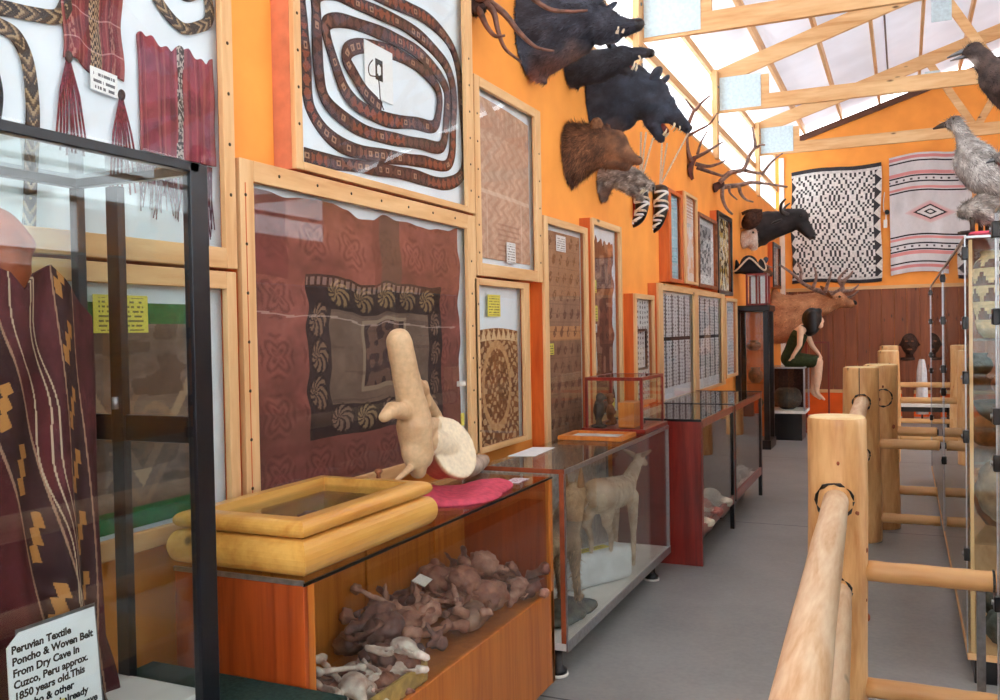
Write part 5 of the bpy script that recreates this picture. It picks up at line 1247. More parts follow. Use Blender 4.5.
# horns on cords
def beadhorn(label, px, Y, top):
    p0 = at(px[0][0], px[0][1], 'x', WX+.06); Y = p0.y
    t = thing('beaded_horn', label, 'ornament', (WX, Y, at(px[-1][0], px[-1][1], 'y', Y).z))
    P = spline([at(x, y, 'y', Y) for x, y in px], 8); n = len(P); kk = mpp(P[0])
    R = [kk*(7.5*(1-.6*(i/(n-1))**2)) for i in range(n)]
    mb = MB(); mb.tube(P, R, 14); o = mb.build('horn_body', M['black'], t, True)
    for a in range(3):      # white and red wrapped beadwork
        pts = []
        for i in range(n*3):
            f = i/(n*3-1)*(n-1); j = min(int(f), n-2); c = P[j].lerp(P[j+1], f-j); r = R[j]*1.06; ang = i*.30*(1 if a != 1 else -1)+a*2.1
            pts.append(c+Vector((math.cos(ang)*r*.9, math.sin(ang)*r, math.cos(ang)*r*.3)))
        MB().tube(pts, .011, 5).build('beadwork', (M['cord'], M['white_paint'], M['cloth_white'])[a], t, True)
    mb = MB(); q0 = [p+Vector((-R[i]*1.0, 0, 0)) for i, p in enumerate(P)]; mb.tube(q0, [r*.35 for r in R], 6); mb.build('red_edging', plain('red_bead_edging', (168, 40, 34), .7), t, True)
    MB().ell(P[-1], R[-1]*1.25).build('red_tip', plain('red_bead_tip', (160, 50, 36), .6), t, True)
    MB().ell(P[0]+Vector((0, 0, .02)), (R[0]*1.1, R[0]*1.1, R[0]*.7)).build('cuff', M['clay_dark'], t, True)
    for (tx, ty) in top: MB().tube([P[0]+Vector((0, 0, .05)), at(tx, ty, 'y', Y)], .009, 5).build('cord', M['cord'], t)
beadhorn('black and white beaded curved horn on cords, left of the hanging pair', [(640, 190), (642, 204), (639, 218), (630, 226)], 7.2, ((641, 132), (646, 132), (653, 138)))
beadhorn('black and white beaded curved horn on cords, right of the hanging pair', [(660, 192), (661, 208), (657, 224), (650, 232)], 7.8, ((662, 140), (667, 143), (690, 130)))
# two antler racks
m = Mount('antler_rack', 'spiky deer antlers on a red skull plate, beside the black bear', 'antlers', 9.4, (688, 172))
m.ell((689, 170), 4.5, 7, 7).cap((690, 166), (694, 158), 4, 3).cap((690, 174), (692, 178), 4, 3); m.skin('skull_plate', .02, ((104, 56, 44), (64, 34, 30), 20), noise=.01)
for pts, r0, r1, d in (([(692, 162), (688, 148), (689, 130), (696, 112)], 2.4, 1.8, -9), ([(696, 112), (703, 105), (713, 98)], 1.7, .7, -12), ([(696, 112), (691, 106), (687, 101)], 1.6, .6, -9), ([(689, 137), (700, 132), (712, 126), (720, 116)], 1.7, .6, -14), ([(693, 158), (704, 152), (713, 146), (722, 140)], 2.2, .7, 8), ([(697, 154), (700, 142), (706, 130)], 1.6, .6, 6), ([(694, 163), (706, 165), (716, 162), (723, 158)], 2.2, .7, 14), ([(695, 166), (704, 169), (714, 172), (720, 173), (725, 168)], 2.2, .7, 20)):
    m.branch('antler', M['antler'], pts, r0, r1, d*.4, d)
m = Mount('antler_rack', 'wide elk antlers reaching toward the far rug', 'antlers', 10.75, (714, 188))
m.ell((714, 188), 4.5, 7, 5).cap((715, 187), (722, 184), 4.5, 3.5); m.skin('skull_plate', .02, ((96, 56, 46), (58, 36, 32), 20), noise=.01)
for pts, r0, r1, d in (([(721, 183), (732, 174), (745, 171), (751, 158), (757, 149), (756, 138), (755, 130)], 2.7, 1.0, -16), ([(757, 149), (762, 147), (767, 148)], 1.6, .7, -16), ([(745, 171), (754, 174), (763, 176)], 2, 1.2, -16), ([(763, 176), (770, 168), (778, 161), (785, 157)], 1.7, .7, -20), ([(723, 186), (738, 184), (750, 181), (764, 182), (786, 185)], 2.7, .9, 14), ([(738, 185), (739, 192), (744, 198), (751, 200)], 2.1, .7, 16), ([(729, 185), (729, 192), (736, 199)], 1.6, .6, 8), ([(722, 186), (722, 198), (726, 208), (732, 214)], 2.3, .9, 4), ([(724, 205), (728, 212)], 1.4, .6, 6)):
    m.branch('antler', M['antler_grey'], pts, r0, r1, d*.4, d)
# black bull
m = Mount('bull_head', 'black horned bull head in front of the diamond rug', 'mounted head', 13.3, (766, 232))
m.mb.cap(Vector((WX+.06, 13.3, 2.94)), m.p(768, 226), 15*m.k, 15*m.k)
m.cap((768, 226), (788, 222), 15, 11).cap((788, 220), (799, 218), 11.5, 9.5).cap((799, 221), (811, 235), 8.5, 4.8).cap((762, 238), (757, 244), 8, 4)
m.skin('head_and_neck', .015, ((54, 50, 52), (32, 30, 32), 12), fur=(3000, .022, (-.9, 0, -.3)), smooth=2, patches=[(785, 225, 6, (214, 212, 208)), (810, 238, 5, (84, 66, 60)), (799, 212, 6, (76, 76, 80))])
for e in (-1, 1):
    m.branch('horn', M['horn'], [(789, 216), (783, 213), (783, 206), (788, 201)], 2.8, .7, e*8, e*17)
m.ear((781, 222), (776, 224), 3, 14, M['hair_black']); m.eyes((802, 217), 1.3, 9)
for e in (-1, 1): m.part('nostril', M['nose'], lambda q_: q_.ell(m.p(814, 237, e*2.4), 1.6*m.k))
# brown hat and goat head
m = Mount('goat_head', 'white faced rust brown goat head between the gold picture and the bull', 'mounted head', 12.75, (745, 240))
m.cap((743, 240), (750, 236), 9, 7.5).cap((750, 234), (754, 246), 7.5, 4.5)
m.skin('head_and_neck', .018, ((224, 210, 200), (196, 160, 138), 14), fur=(1500, .03, (-.5, 0, -.8)), patches=[(747, 229, 6, (188, 92, 50)), (756, 250, 4, (230, 226, 222))])
m.eyes((754, 233), 1.2, 6); m.ear((748, 228), (744, 229), 2.4, 8, EARB)
for e in (-1, 1): m.branch('horn', M['horn'], [(750, 228), (748, 222), (744, 219)], 1.8, .6, e*4, e*8)
ht = thing('brimmed_hat', 'wide dark brown brimmed hat hung above the goat head', 'hat', (WX+.1, 12.72, 2.9))
a = at(751, 220, 'y', 12.6); kk = mpp(a)
mb = MB(); rot = Matrix.Rotation(math.radians(62), 3, 'X') @ Matrix.Rotation(math.radians(-24), 3, 'Y'); pr = [(.5, 0), (11.5, .2), (12, 1.3), (11.2, 1.6), (6.5, .9), (6, 6), (4.6, 8), (.5, 8.4)]
mb.lathe((0, 0, 0), [(r*kk, h*kk) for r, h in pr], 26); mb.v = [tuple(a+Vector((.02, 0, 0))+rot @ Vector(v)) for v in mb.v]; mb.build('crown_and_brim', M['hat_brown'], ht, True)
MB().tube(spline([at(742, 214, 'y', 12.6), at(750, 211, 'y', 12.6), at(762, 211, 'y', 12.6)], 5), .025, 8).build('rolled_edge', M['hat_brown'], ht, True)

# ================================================================== FAR END OF THE LEFT WALL
tb = thing('display_cabinet', 'tall black cabinet with glass door and clay pots on shelves', 'display cabinet', (-1.82, 12.2, 0))
X0, X1, A0, A1, T = -2.03, -1.60, 12.0, 12.5, 1.88
for x in (X0, X1-.07):
    for y in (A0, A1-.06): MB().box(x, x+.07, y, y+.06, 0, T-.08).build('corner_post', M['black'], tb, bevel=.004)
MB().box(X0-.02, X1+.02, A0-.02, A1+.02, T-.08, T).build('cornice', M['black'], tb, bevel=.012)
MB().box(X0-.015, X1+.015, A0-.015, A1+.015, 0, .12).build('plinth', M['black'], tb, bevel=.006)
MB().box(X0+.07, X1-.07, A1-.03, A1-.02, .12, T-.08).build('back_panel', M['box_side'], tb)
MB().box(X0+.07, X1-.07, A0+.01, A0+.016, .12, T-.08).build('door_pane', M['glass'], tb)
for z in (.5, .85, 1.28): MB().box(X0+.03, X1-.03, A0+.06, A1-.04, z, z+.012).build('shelf', M['glass'], tb)
def pot(name, label, x, y, z, prof, mat, cat='pot', group=None, seg=20):
    return tag(MB().lathe((x, y, z), prof, seg).build(name, mat, None, True), label, cat, group)
PR = lambda r, h: [(r*.5, 0), (r*.85, h*.2), (r, h*.45), (r*.85, h*.72), (r*.55, h*.86), (r*.68, h), (r*.5, h), (r*.42, h*.85)]
pot('clay_pot', 'brown clay pot on the upper shelf of the tall black cabinet', -1.82, 12.2, 1.293, PR(.1, .13), M['clay'])
pot('clay_pot', 'figured clay pot on the middle shelf of the tall black cabinet', -1.80, 12.2, .863, PR(.1, .2), M['clay'])
pot('clay_pot', 'dark clay pot on the lower shelf of the tall black cabinet', -1.82, 12.22, .513, PR(.12, .18), M['clay_dark'])
db = thing('narrow_display_box', 'narrow dark framed display box on top of the tall black cabinet', 'display box', (-1.74, 12.2, T))
X0, X1, A0, A1, Z1 = -1.89, -1.62, 12.05, 12.35, 2.30
for x in (X0, (X0+X1)/2-.012, X1-.025):
    for y in (A0, A1-.025): MB().box(x, x+.025, y, y+.025, T, Z1).build('corner_post', M['mahogany'], db)
for z in (T, Z1-.025): MB().box(X0, X1, A0, A1, z, z+.025).build('shelf', M['mahogany'], db)
MB().box(X0+.01, X1-.01, A1-.02, A1-.012, T+.025, Z1-.025).build('back_panel', M['cloth_white'], db)
MB().box(X0+.01, X1-.01, A0+.004, A0+.008, T+.025, Z1-.025).build('front_pane', M['glass'], db)
tr = thing('tricorn_hat', 'black tricorn hat with pale piping on the narrow display box', 'hat', (-1.8, 12.2, Z1))
a = at(745, 267, 'y', 12.2)+Vector((.05, 0, 0)); kk = mpp(a)*1.12; mb = MB()
mb.ell(a+Vector((0, 0, .02)), (8*kk, 8*kk, 9*kk)); n = 36; vs = []
for i in range(n):
    th = 2*math.pi*i/n; f = abs(math.cos(1.5*th+.5)); r = 13+2*f; hgt = 11*(1-f**1.5)-4
    for (rr, hh) in ((6.5, -6), (r*.85, -5+hgt*.3), (r, hgt)): vs.append(a+Vector((rr*kk*math.cos(th), rr*kk*math.sin(th), hh*kk)))
mb.add(vs, [(i*3+j, ((i+1) % n)*3+j, ((i+1) % n)*3+j+1, i*3+j+1) for i in range(n) for j in range(2)])
o = mb.build('crown_and_brim', M['felt_hat'], tr, True); o.modifiers.new('s', 'SOLIDIFY').thickness = .02
MB().tube([vs[i*3+2] for i in range(n)]+[vs[2]], .012, 6).build('piping', M['cord'], tr, True)
m = Mount('small_animal_head', 'small brown animal head right of the tricorn hat', 'mounted head', 12.4, (762, 272)); m.t.location = (-1.68, 12.4, Z1); WL[m.t.name] = Vector((-1.68, 12.4, Z1))
m.cap((757, 273), (763, 270), 6, 6).cap((763, 268), (770, 274), 5, 3.2).cap((760, 277), (764, 280), 5, 4)
m.skin('head_and_neck', .018, ((128, 84, 56), (76, 50, 38), 16), fur=(900, .03, (-.6, 0, -.6)))
m.ear((765, 262), (766, 259), 2.6, 4, EARM); m.eyes((768, 268), .9, 4)
m.branch('horn', M['antler_grey'], [(758, 264), (765, 265), (773, 268)], 1.6, .7, -4, -6)
# elk
m = Mount('elk_head', 'large tan elk shoulder mount with branching antlers before the brown panelling', 'mounted head', 15.9, (780, 318))
m.mb.ell(Vector((WX+.03, 15.9, 1.82)), (.12, .38, .44))
m.cap((776, 318), (800, 310), 25, 16).cap((800, 309), (824, 303), 15, 11.5).cap((824, 302), (838, 300), 11, 8.5).cap((838, 301), (852, 304), 7, 4).cap((780, 330), (796, 322), 14, 10)
m.skin('head_and_neck', .028, ((208, 152, 110), (172, 114, 78), 8), fur=(5000, .05, (-.9, 0, -.4)), patches=[(785, 335, 14, (132, 70, 44)), (846, 303, 6, (112, 70, 50)), (776, 302, 14, (206, 146, 104))])
m.ear((830, 295), (824, 288), 3.4, 11, EARB); m.eyes((840, 297), 1.3, 7); m.part('nose', M['nose'], lambda q_: q_.ell(m.p(854, 303), 2.8*m.k))
for e in (-1, 1):
    s0 = e*5; s1 = e*(26 if e < 0 else 20)
    m.branch('antler', M['antler_grey'], [(834, 294), (822, 292), (806, 285), (794, 274), (782, 266)] if e < 0 else [(836, 294), (842, 288), (838, 278), (846, 268)], 2.8, .9, s0, s1)
    for pts in (([(826, 293), (830, 282), (833, 272)], [(814, 289), (818, 278), (816, 268)], [(802, 281), (803, 272), (800, 264)], [(832, 294), (841, 290), (848, 280)]) if e < 0 else ([(838, 290), (850, 290), (858, 284)], [(840, 282), (848, 276), (852, 270)], [(838, 293), (848, 297), (858, 290)])):
        m.branch('antler_tine', M['antler_grey'], pts, 2.0, .7, (s0+s1)/2, (s0+s1)/2+e*4)
# glass case on a black base, with pot; mannequin sits on it
gc = thing('glass_case', 'low glass case on a black base carrying the seated mannequin', 'display case', (-1.5, 13.3, 0))
X0, X1, A0, A1, Zb, Zt = -1.76, -1.255, 13.0, 13.62, .40, 1.03
MB().box(X0+.02, X1-.05, A0+.05, A1-.04, 0, Zb-.02).build('black_base', M['black'], gc, bevel=.005)
MB().box(X0, X1, A0, A1, Zb-.02, Zb+.02).build('floor_panel', M['white_paint'], gc)
for x in (X0, X1-.022):
    for y in (A0, A1-.022): MB().box(x, x+.022, y, y+.022, Zb+.02, Zt-.02).build('corner_post', M['steel'], gc)
for qq in ((X0, X1, A0, A0+.022), (X0, X1, A1-.022, A1), (X0, X0+.022, A0+.022, A1-.022), (X1-.022, X1, A0+.022, A1-.022)): MB().box(qq[0], qq[1], qq[2], qq[3], Zt-.02, Zt).build('top_rail', M['steel'], gc)
MB().box(X0+.01, X1-.01, A0+.01, A1-.01, Zt-.012, Zt-.002).build('top_pane', M['glass'], gc)
MB().box(X0+.022, X1-.022, A0+.006, A0+.012, Zb+.02, Zt-.02).build('front_pane', M['glass'], gc); MB().box(X1-.012, X1-.006, A0+.022, A1-.022, Zb+.02, Zt-.02).build('side_pane', M['glass'], gc)
MB().box(X0+.022, X1-.022, A1-.012, A1-.006, Zb+.02, Zt-.02).build('back_panel', M['hat_brown'], gc)
pot('clay_bowl', 'wide brown bowl inside the low glass case', -1.52, 13.3, Zb+.022, [(.08, 0), (.17, .06), (.2, .16), (.17, .26), (.12, .30), (.1, .28)], M['clay_dark'], 'bowl')
# person-shaped mannequin, seated, facing right
my = 13.35; K = mpp(at(805, 350, 'y', my)); Pm = lambda x, y, d=0: at(x, y, 'y', my)+Vector((0, d*K, 0))
mn = thing('seated_mannequin', 'seated mannequin with black bobbed hair and olive dress on the glass case', 'mannequin', (-1.45, my, Zt))
mb = MB(); c = lambda a, b, ra, rb, da=0, db=0: mb.cap(Pm(*a, da), Pm(*b, db), ra*K, rb*K)
c((791, 360), (793, 350), 8.0, 7.2); c((793, 350), (800, 334), 7.2, 7.5); c((800, 334), (804, 329), 7.4, 6)
mb.ell(Pm(803, 330), (6*K, 12.5*K, 4*K)); c((806, 328), (811, 322), 3.2, 3)
mb.ell(Pm(814.5, 319), (7.2*K, 6.6*K, 8.6*K)); c((818, 323), (820, 325), 4.4, 3.4)      # head, jaw
c((822.6, 319), (823.6, 321.5), 1.0, 1.1)                                                # nose
for s in (-1, 1):
    kx = 819 if s < 0 else 816
    c((793, 361), (kx, 362), 6.6, 4.6, s*5, s*5); c((kx, 362), (kx-1, 378), 4.4, 4.1, s*5, s*4.4); c((kx-1, 378), (817 if s < 0 else 812, 391), 4.0, 2.3, s*4.4, s*4)
    fx = 817 if s < 0 else 812; c((fx, 391), (fx+1.5, 394), 2.4, 2.2, s*4, s*4); c((fx+1.5, 394), (fx+7.5, 399), 2.2, 1.3, s*4, s*4.4)
# near arm hangs to the seat, far arm reaches to the knee
c((802, 329), (801, 345), 3.6, 2.7, -12, -13); c((801, 345), (794, 356), 2.6, 1.9, -13, -13)
c((804, 330), (811, 346), 3.4, 2.6, 11, 11); c((811, 346), (818, 354), 2.5, 1.8, 11, 8)
for k in range(4): c((794-k*.3, 356), (789.5+k*1.5, 361.0-.3*k), 1.0, .6, -13+k*.6-1, -14+k*1.1); c((818, 354), (821.5, 357.5+.7*k), 1.0, .6, 8, 9.5-k*1.2)
c((795, 356), (796.5, 360), .9, .6, -12.5, -11); c((818, 354.5), (819, 358.5), .9, .6, 7.5, 6)
skin = organic('body', mb, .0125, M['skin'], mn, None, smooth=3)
mb = MB(); mb.ell(Pm(812, 319), (9.8*K, 10.4*K, 11.4*K)); mb.ell(Pm(810, 328), (7.5*K, 10.2*K, 8.5*K))
for s in (-1, 1): mb.cap(Pm(813, 316, s*7), Pm(813.5, 328, s*8), 5.6*K, 5.4*K)
mb.cap(Pm(818.5, 311.5, -3), Pm(818.5, 311.5, 3), 3.4*K, 3.4*K)
organic('hair', mb, .014, M['hair_black'], mn, None, smooth=3, noise=.004, nscale=30)
for s in (-1, 1):
    MB().ell(Pm(821.2, 318.4, s*2.6), (.6*K, 1.1*K, .7*K)).build('eye', M['eye'], mn, True)
MB().ell(Pm(822.4, 324.4), (.8*K, 1.6*K, .5*K)).build('mouth', M['gum'], mn, True)
mb = MB(); d_ = lambda a, b, ra, rb, da=0, db=0: mb.cap(Pm(*a, da), Pm(*b, db), ra*K, rb*K)
d_((790, 358.5), (793, 349), 9.2, 8); d_((793, 349), (799, 336), 8, 8.2); mb.ell(Pm(799.5, 336), (7.6*K, 10.8*K, 5*K))
for s in (-1, 1): d_((792, 360), (813, 361), 8.2, 6.4, s*5, s*5.4); d_((800, 335), (803, 327), 3, 2.2, s*6, s*7)
organic('dress', mb, .013, M['dress'], mn, None, smooth=3, noise=.005, nscale=18)
# slim dark frame beyond her
ff = thing('empty_frame_stand', 'tall thin dark frame standing beside the seated mannequin', 'frame', (-1.1, 14.2, 0))
for x in (-1.36, -1.045): MB().box(x, x+.025, 14.2, 14.225, 0, 1.36).build('upright', M['mahogany'], ff)
for z in (.0, 1.335): MB().box(-1.335, -1.045, 14.2, 14.225, z, z+.025).build('cross_bar', M['mahogany'], ff)
for x in (-1.36, -1.045): MB().box(x, x+.025, 14.05, 14.375, 0, .025).build('foot', M['mahogany'], ff)
tag(MB().box(-1.95, -1.38, 14.3, 14.36, 0, .62).build('orange_panel', M['orange_deep'], bevel=.004), 'low orange board standing behind the seated mannequin case', 'board')

# ================================================================== PEELED LOG FENCE
R_ = .107
def log_post(label, x, y, h, r, holes=(), crack=False):
    t = thing('log_post', label, 'post', (x, y, 0), 'peeled log fence posts')
    g = random.Random(int(y*10)); mb = MB(); n = 28; prof = []
    hs = [0, .02, .2, .4, .6, .8, .95, h-.03, h-.008, h]
    vs = []
    for i, z in enumerate(hs):
        rr = r*(1.06-.06*z/h)*(1 if 0 < i < len(hs)-1 else .97)
        for k in range(n):
            a = 2*math.pi*k/n; w = 1+.025*math.sin(2*a+y)+.015*math.sin(3*a+z*3)
            vs.append((x+rr*w*math.cos(a)+.006*math.sin(z*4+y), y+rr*w*math.sin(a), z))
    fs = [(i*n+k, i*n+(k+1) % n, (i+1)*n+(k+1) % n, (i+1)*n+k) for i in range(len(hs)-1) for k in range(n)]+[tuple(range(n-1, -1, -1))]
    mb.add(vs, fs); mb.build('post_shaft', M['log'], t, True)
    top = MB(); rr = r*.985
    top.lathe((x+.006*math.sin(h*4+y), y, h-.006), [(rr*.97, 0), (rr*.96, .006), (rr*.90, .011)], n); top.build('sawn_top', M['endgrain'], t)
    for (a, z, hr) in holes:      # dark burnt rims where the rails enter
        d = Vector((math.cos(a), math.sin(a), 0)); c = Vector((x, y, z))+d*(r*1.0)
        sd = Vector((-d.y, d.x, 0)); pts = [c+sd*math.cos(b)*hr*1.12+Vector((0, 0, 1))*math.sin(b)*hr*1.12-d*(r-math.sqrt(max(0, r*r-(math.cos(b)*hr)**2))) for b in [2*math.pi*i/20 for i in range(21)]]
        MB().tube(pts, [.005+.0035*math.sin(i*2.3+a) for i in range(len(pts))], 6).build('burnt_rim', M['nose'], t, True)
    for kk in range(7):
        a = g.uniform(-2.6, .6); z = g.uniform(.25, h-.12); d = Vector((math.cos(a), math.sin(a), 0)); kr = g.uniform(.006, .012)
        MB().ell(Vector((x, y, z))+d*r*.985, (kr, kr, kr*1.4)).build('knot', M['leather'], t, True)
    if crack:
        MB().box(x-.012, x-.007, y-r-.003, y-r+.03, h-.30, h).build('drying_crack', M['hat_brown'], t)
    return t
D2R = math.pi/180
PO = [(-.238, 3.58, 1.255, .106), (-.292, 7.15, 1.285, .122), (-.172, 7.66, 1.283, .122), (-.165, 11.35, 1.29, .118), (-.19, 13.6, 1.30, .118)]
PL = ('nearest log fence post, with two rails running toward the viewer', 'second log fence post, taller looking and cracked, behind the nearest post', 'third log fence post with a dark round knot, just behind the cracked one', 'fourth log fence post, farther down the hall', 'farthest log fence post, before the brown panelling')
HO = ([(-90*D2R, .955, .058), (-90*D2R, .62, .05)], [(-88*D2R, 1.03, .055), (-88*D2R, .65, .05)], [(-80*D2R, 1.03, .06)], [], [])
for i in range(5): log_post(PL[i], *PO[i], HO[i], i == 1)
def log_rail(label, a, b, ra, rb, mat, name='log_rail', group='peeled log rails'):
    a, b = Vector(a), Vector(b); n = 16; P = []; R = []; g = random.Random(int(a.y*100+a.z*50))
    for i in range(n+1):
        f = i/n; P.append(a.lerp(b, f)+Vector((g.uniform(-1, 1)*.0012, 0, g.uniform(-1, 1)*.0015))); R.append((ra+(rb-ra)*f)*(1+.012*math.sin(i*1.7+a.z*9)))
    return tag(MB().tube(P, R, 20).build(name, M[mat], None, True), label, 'rail', group)
log_rail('upper near rail running from the nearest post toward the viewer', (-.236, 3.56, .955), (-.10, -.6, .93), .045, .055, 'log_y')
log_rail('lower near rail under the upper one, running toward the viewer', (-.226, 3.56, .615), (-.052, -.6, .60), .042, .046, 'log_y')
log_rail('upper rail linking the nearest post with the cracked post', (-.290, 7.12, 1.03), (-.240, 3.62, .99), .05, .05, 'log_y')
log_rail('lower rail linking the nearest post with the cracked post', (-.288, 7.12, .65), (-.240, 3.62, .62), .046, .046, 'log_y')
log_rail('upper rail linking the third and fourth posts', (-.17, 7.7, 1.03), (-.165, 11.3, 1.02), .05, .05, 'log_y')
log_rail('lower rail linking the third and fourth posts', (-.17, 7.7, .62), (-.165, 11.3, .62), .046, .046, 'log_y')
GX = .245
CR = (('upper cross rail from the nearest post to the right hand cases', 0, .684, .044, .29), ('lower cross rail from the nearest post to the right hand cases', 0, .245, .042, .29),
      ('upper cross rail from the cracked post to the glass case', 1, .722, .043, GX-.004), ('lower cross rail from the cracked post to the glass case', 1, .175, .042, GX-.004),
      ('upper cross rail from the post with the round knot', 2, .762, .043, GX-.004), ('lower cross rail from the post with the round knot', 2, .30, .042, GX-.004),
      ('upper cross rail from the fourth post', 3, .72, .042, .5), ('lower cross rail from the fourth post', 3, .28, .04, .5), ('upper cross rail from the farthest post', 4, .76, .042, .6), ('lower cross rail from the farthest post', 4, .26, .04, .6))
for lb_, i, z, r, xe in CR:
    if i == 0: xe = .47
    x, y, h, pr = PO[i]
    xe2 = xe if i > 2 else xe-.014
    log_rail(lb_, (x+pr*.9, y, z), (xe2, y, z), r*.86, r*.84, 'log_x')
for lb_, y, z in (('black iron pad at the end of the nearest upper cross rail', PO[0][1], .684), ('black iron pad at the end of the cracked post upper rail', PO[1][1], .722), ('black iron pad at the end of the knotted post upper rail', PO[2][1], .762)):
    xx = .29 if y < 5 else GX-.004
    tag(MB().lathe((xx-.014, y, z), [(.034, 0), (.041, .003), (.041, .009), (.034, .012)] if y < 5 else [(.02, 0), (.024, .004), (.024, .009), (.012, .0095)], 14, 'x').build('end_pad', M['black']), lb_, 'bracket', None)
sp_ = thing('steel_post', 'slim grey steel post under the nearest upper cross rail', 'post', (.245, 3.60, 0))
MB().box(.23, .258, 3.60, 3.628, .008, .636).build('post_shaft', M['grey_metal'], sp_); MB().box(.20, .288, 3.57, 3.658, 0, .008).build('foot_plate', M['grey_metal'], sp_)

# ================================================================== GLASS CASES ON THE RIGHT
def clip(parent, x, y, z, dy=.05):
    c = MB().box(x-.012, x+.012, y-dy/2, y+dy/2, z-.028, z+.028).build('clamp', M['black'], parent, bevel=.004)
    MB().lathe((x-.018, y, z), [(.009, 0), (.009, .008)], 10, 'x').build('clamp_screw', M['steel'], c, True)
def glass_case(label, x0, x1, Y, zt, zb):
    t = thing('glass_wall_case', label, 'display case', ((x0+x1)/2, (Y[0]+Y[-1])/2, 0))
    MB().box(x0+.03, x1, Y[0]+.03, Y[-1]-.02, 0, zb-.02).build('plinth', M['black'], t)
    MB().box(x0, x1, Y[0], Y[-1], zb-.02, zb+.012).build('base_board', M['pine_y'], t, bevel=.003)
    for a, b in zip(Y[:-1], Y[1:]):
        MB().box(x0+.004, x0+.012, a+.004, b-.004, zb+.012, zt-.006).build('front_pane', M['glass_front'], t)
        MB().box(x0, x1, a+.002, b-.002, zt-.006, zt).build('top_pane', M['glass'], t)
        for z in (.62, 1.12, 1.52): MB().box(x0+.03, x1-.02, a+.03, b-.03, z, z+.01).build('shelf', M['glass'], t)
    for y in (Y[0], Y[-1]-.008): MB().box(x0+.014, x1-.014, y, y+.008, zb+.012, zt-.006).build('end_pane', M['glass'], t)
    MB().box(x1-.012, x1, Y[0], Y[-1], zb, zt-.006).build('back_panel', M['wainscot'], t)
    MB().box(x0-.002, x0+.006, Y[0], Y[-1], zt-.004, zt+.006).build('edge_trim', M['steel'], t)
    MB().box(x0-.002, x1, Y[0]-.003, Y[0]+.004, zt-.004, zt+.006).build('edge_trim', M['steel'], t)
    for k, y in enumerate(Y):
        yy = y if k == 0 else y-.02
        MB().box(x0+.016, x0+.030, yy+.012, yy+.026, zb+.012, zt-.01).build('wood_post', M['pine'], t)
        MB().box(x0-.002, x0+.003, yy-.001, yy+.012, zb+.012, zt).build('edge_trim', M['steel'], t)
        for z in (zt-.06, 1.62, 1.28, 1.12, .64) if k else (zt-.07, 1.60, 1.36, 1.10, .58): clip(t, x0, yy+.012, z)
    return t
glass_case('tall glass case along the right side, with the grey goose on top', GX, .86, (4.42, 7.0, 10.15), 1.975, .13)
glass_case('nearer tall glass case cut off by the right edge', .285, .90, (1.2, 3.48), 1.975, .13)
# contents at the near end of the far case
def pueblo(u, v):
    a = tri(u*9+.5*(np.floor(v*5) % 2)); m = ((v*5) % 1) < .9*a; b = mixc((m & (v > .2) & (v < .9))*1., A((226, 200, 150)), A((112, 64, 42)))
    return mixc(((v < .1) | (v > .95))*1., b, A((206, 184, 146)))*(.9+.2*vn(u, v, 30, 30, 3))[..., None]
def painted_pot(name, label, c, prof, func, cat='jar'):
    n = 72; m_ = 48; P = spline([(0, r, h) for r, h in prof], 12); hs = [p.z for p in P]; mb = MB(); N = len(P)
    for i, p in enumerate(P):
        for k in range(n): a = 2*math.pi*k/n; mb.v.append((c[0]+p.y*math.cos(a), c[1]+p.y*math.sin(a), c[2]+p.z))
    H = max(hs); L = []
    for i in range(N-1):
        for k in range(n):
            L.append((i*n+k, i*n+(k+1) % n, (i+1)*n+(k+1) % n, (i+1)*n+k))
    U = np.array([(k+.5)/n for i in range(N-1) for k in range(n)]); Vv = np.array([(P[i].z+P[i+1].z)/2/H for i in range(N-1) for k in range(n)])
    C = func(U[None], Vv[None])[0]; mb.f = L+[tuple(range(n-1, -1, -1))]; mb.c = [tuple(x) for x in C]+[(120, 90, 60)]
    return tag(mb.build(name, M['stone'], None, True), label, cat)
painted_pot('painted_jar', 'tan jar with brown triangles on the top shelf of the right glass case', (.42, 4.62, 1.532), [(.09, 0), (.12, .05), (.135, .2), (.13, .32), (.10, .37), (.105, .39)], pueblo)
pot('clay_bowl', 'dark shallow bowl on the middle shelf of the right glass case', .43, 4.62, 1.132, [(.05, 0), (.12, .05), (.15, .11), (.14, .11), (.1, .05)], M['clay_dark'], 'bowl')
st = organic('stone_ball', (lambda m: (m.ell((.44, 4.60, .84), (.15, .15, .17)), m)[-1])(MB()), .02, M['bonemat'], None, furcol((184, 160, 130), (110, 90, 76), 14), smooth=2, noise=.02, nscale=14); tag(st, 'large rough tan stone ball below the dark bowl in the right glass case', 'stone')
pot('clay_pot', 'brown clay pot behind the stone ball in the right glass case', .40, 4.86, .632, PR(.1, .26), M['clay'])
for k, (x, y, z, s) in enumerate(((.40, 4.58, .146, .8), (.60, 4.62, .146, 1.0), (.46, 4.86, .146, 1.2))):
    mb = MB(); mb.ell((0, 0, .10*s), (.1*s, .11*s, .1*s)); mb.ell((.03, .03, .16*s), (.06*s, .07*s, .06*s))
    o = organic('mineral_rock', mb, .018, M['rock'], None, None, smooth=1, noise=.025, nscale=16, loc=(0, 0, 0)); o.location = (x, y, z); tag(o, ('smallest grey rock on the floor of the right glass case', 'middle sized grey rock on the floor of the right glass case', 'largest grey rock on the floor of the right glass case')[k], 'rock')
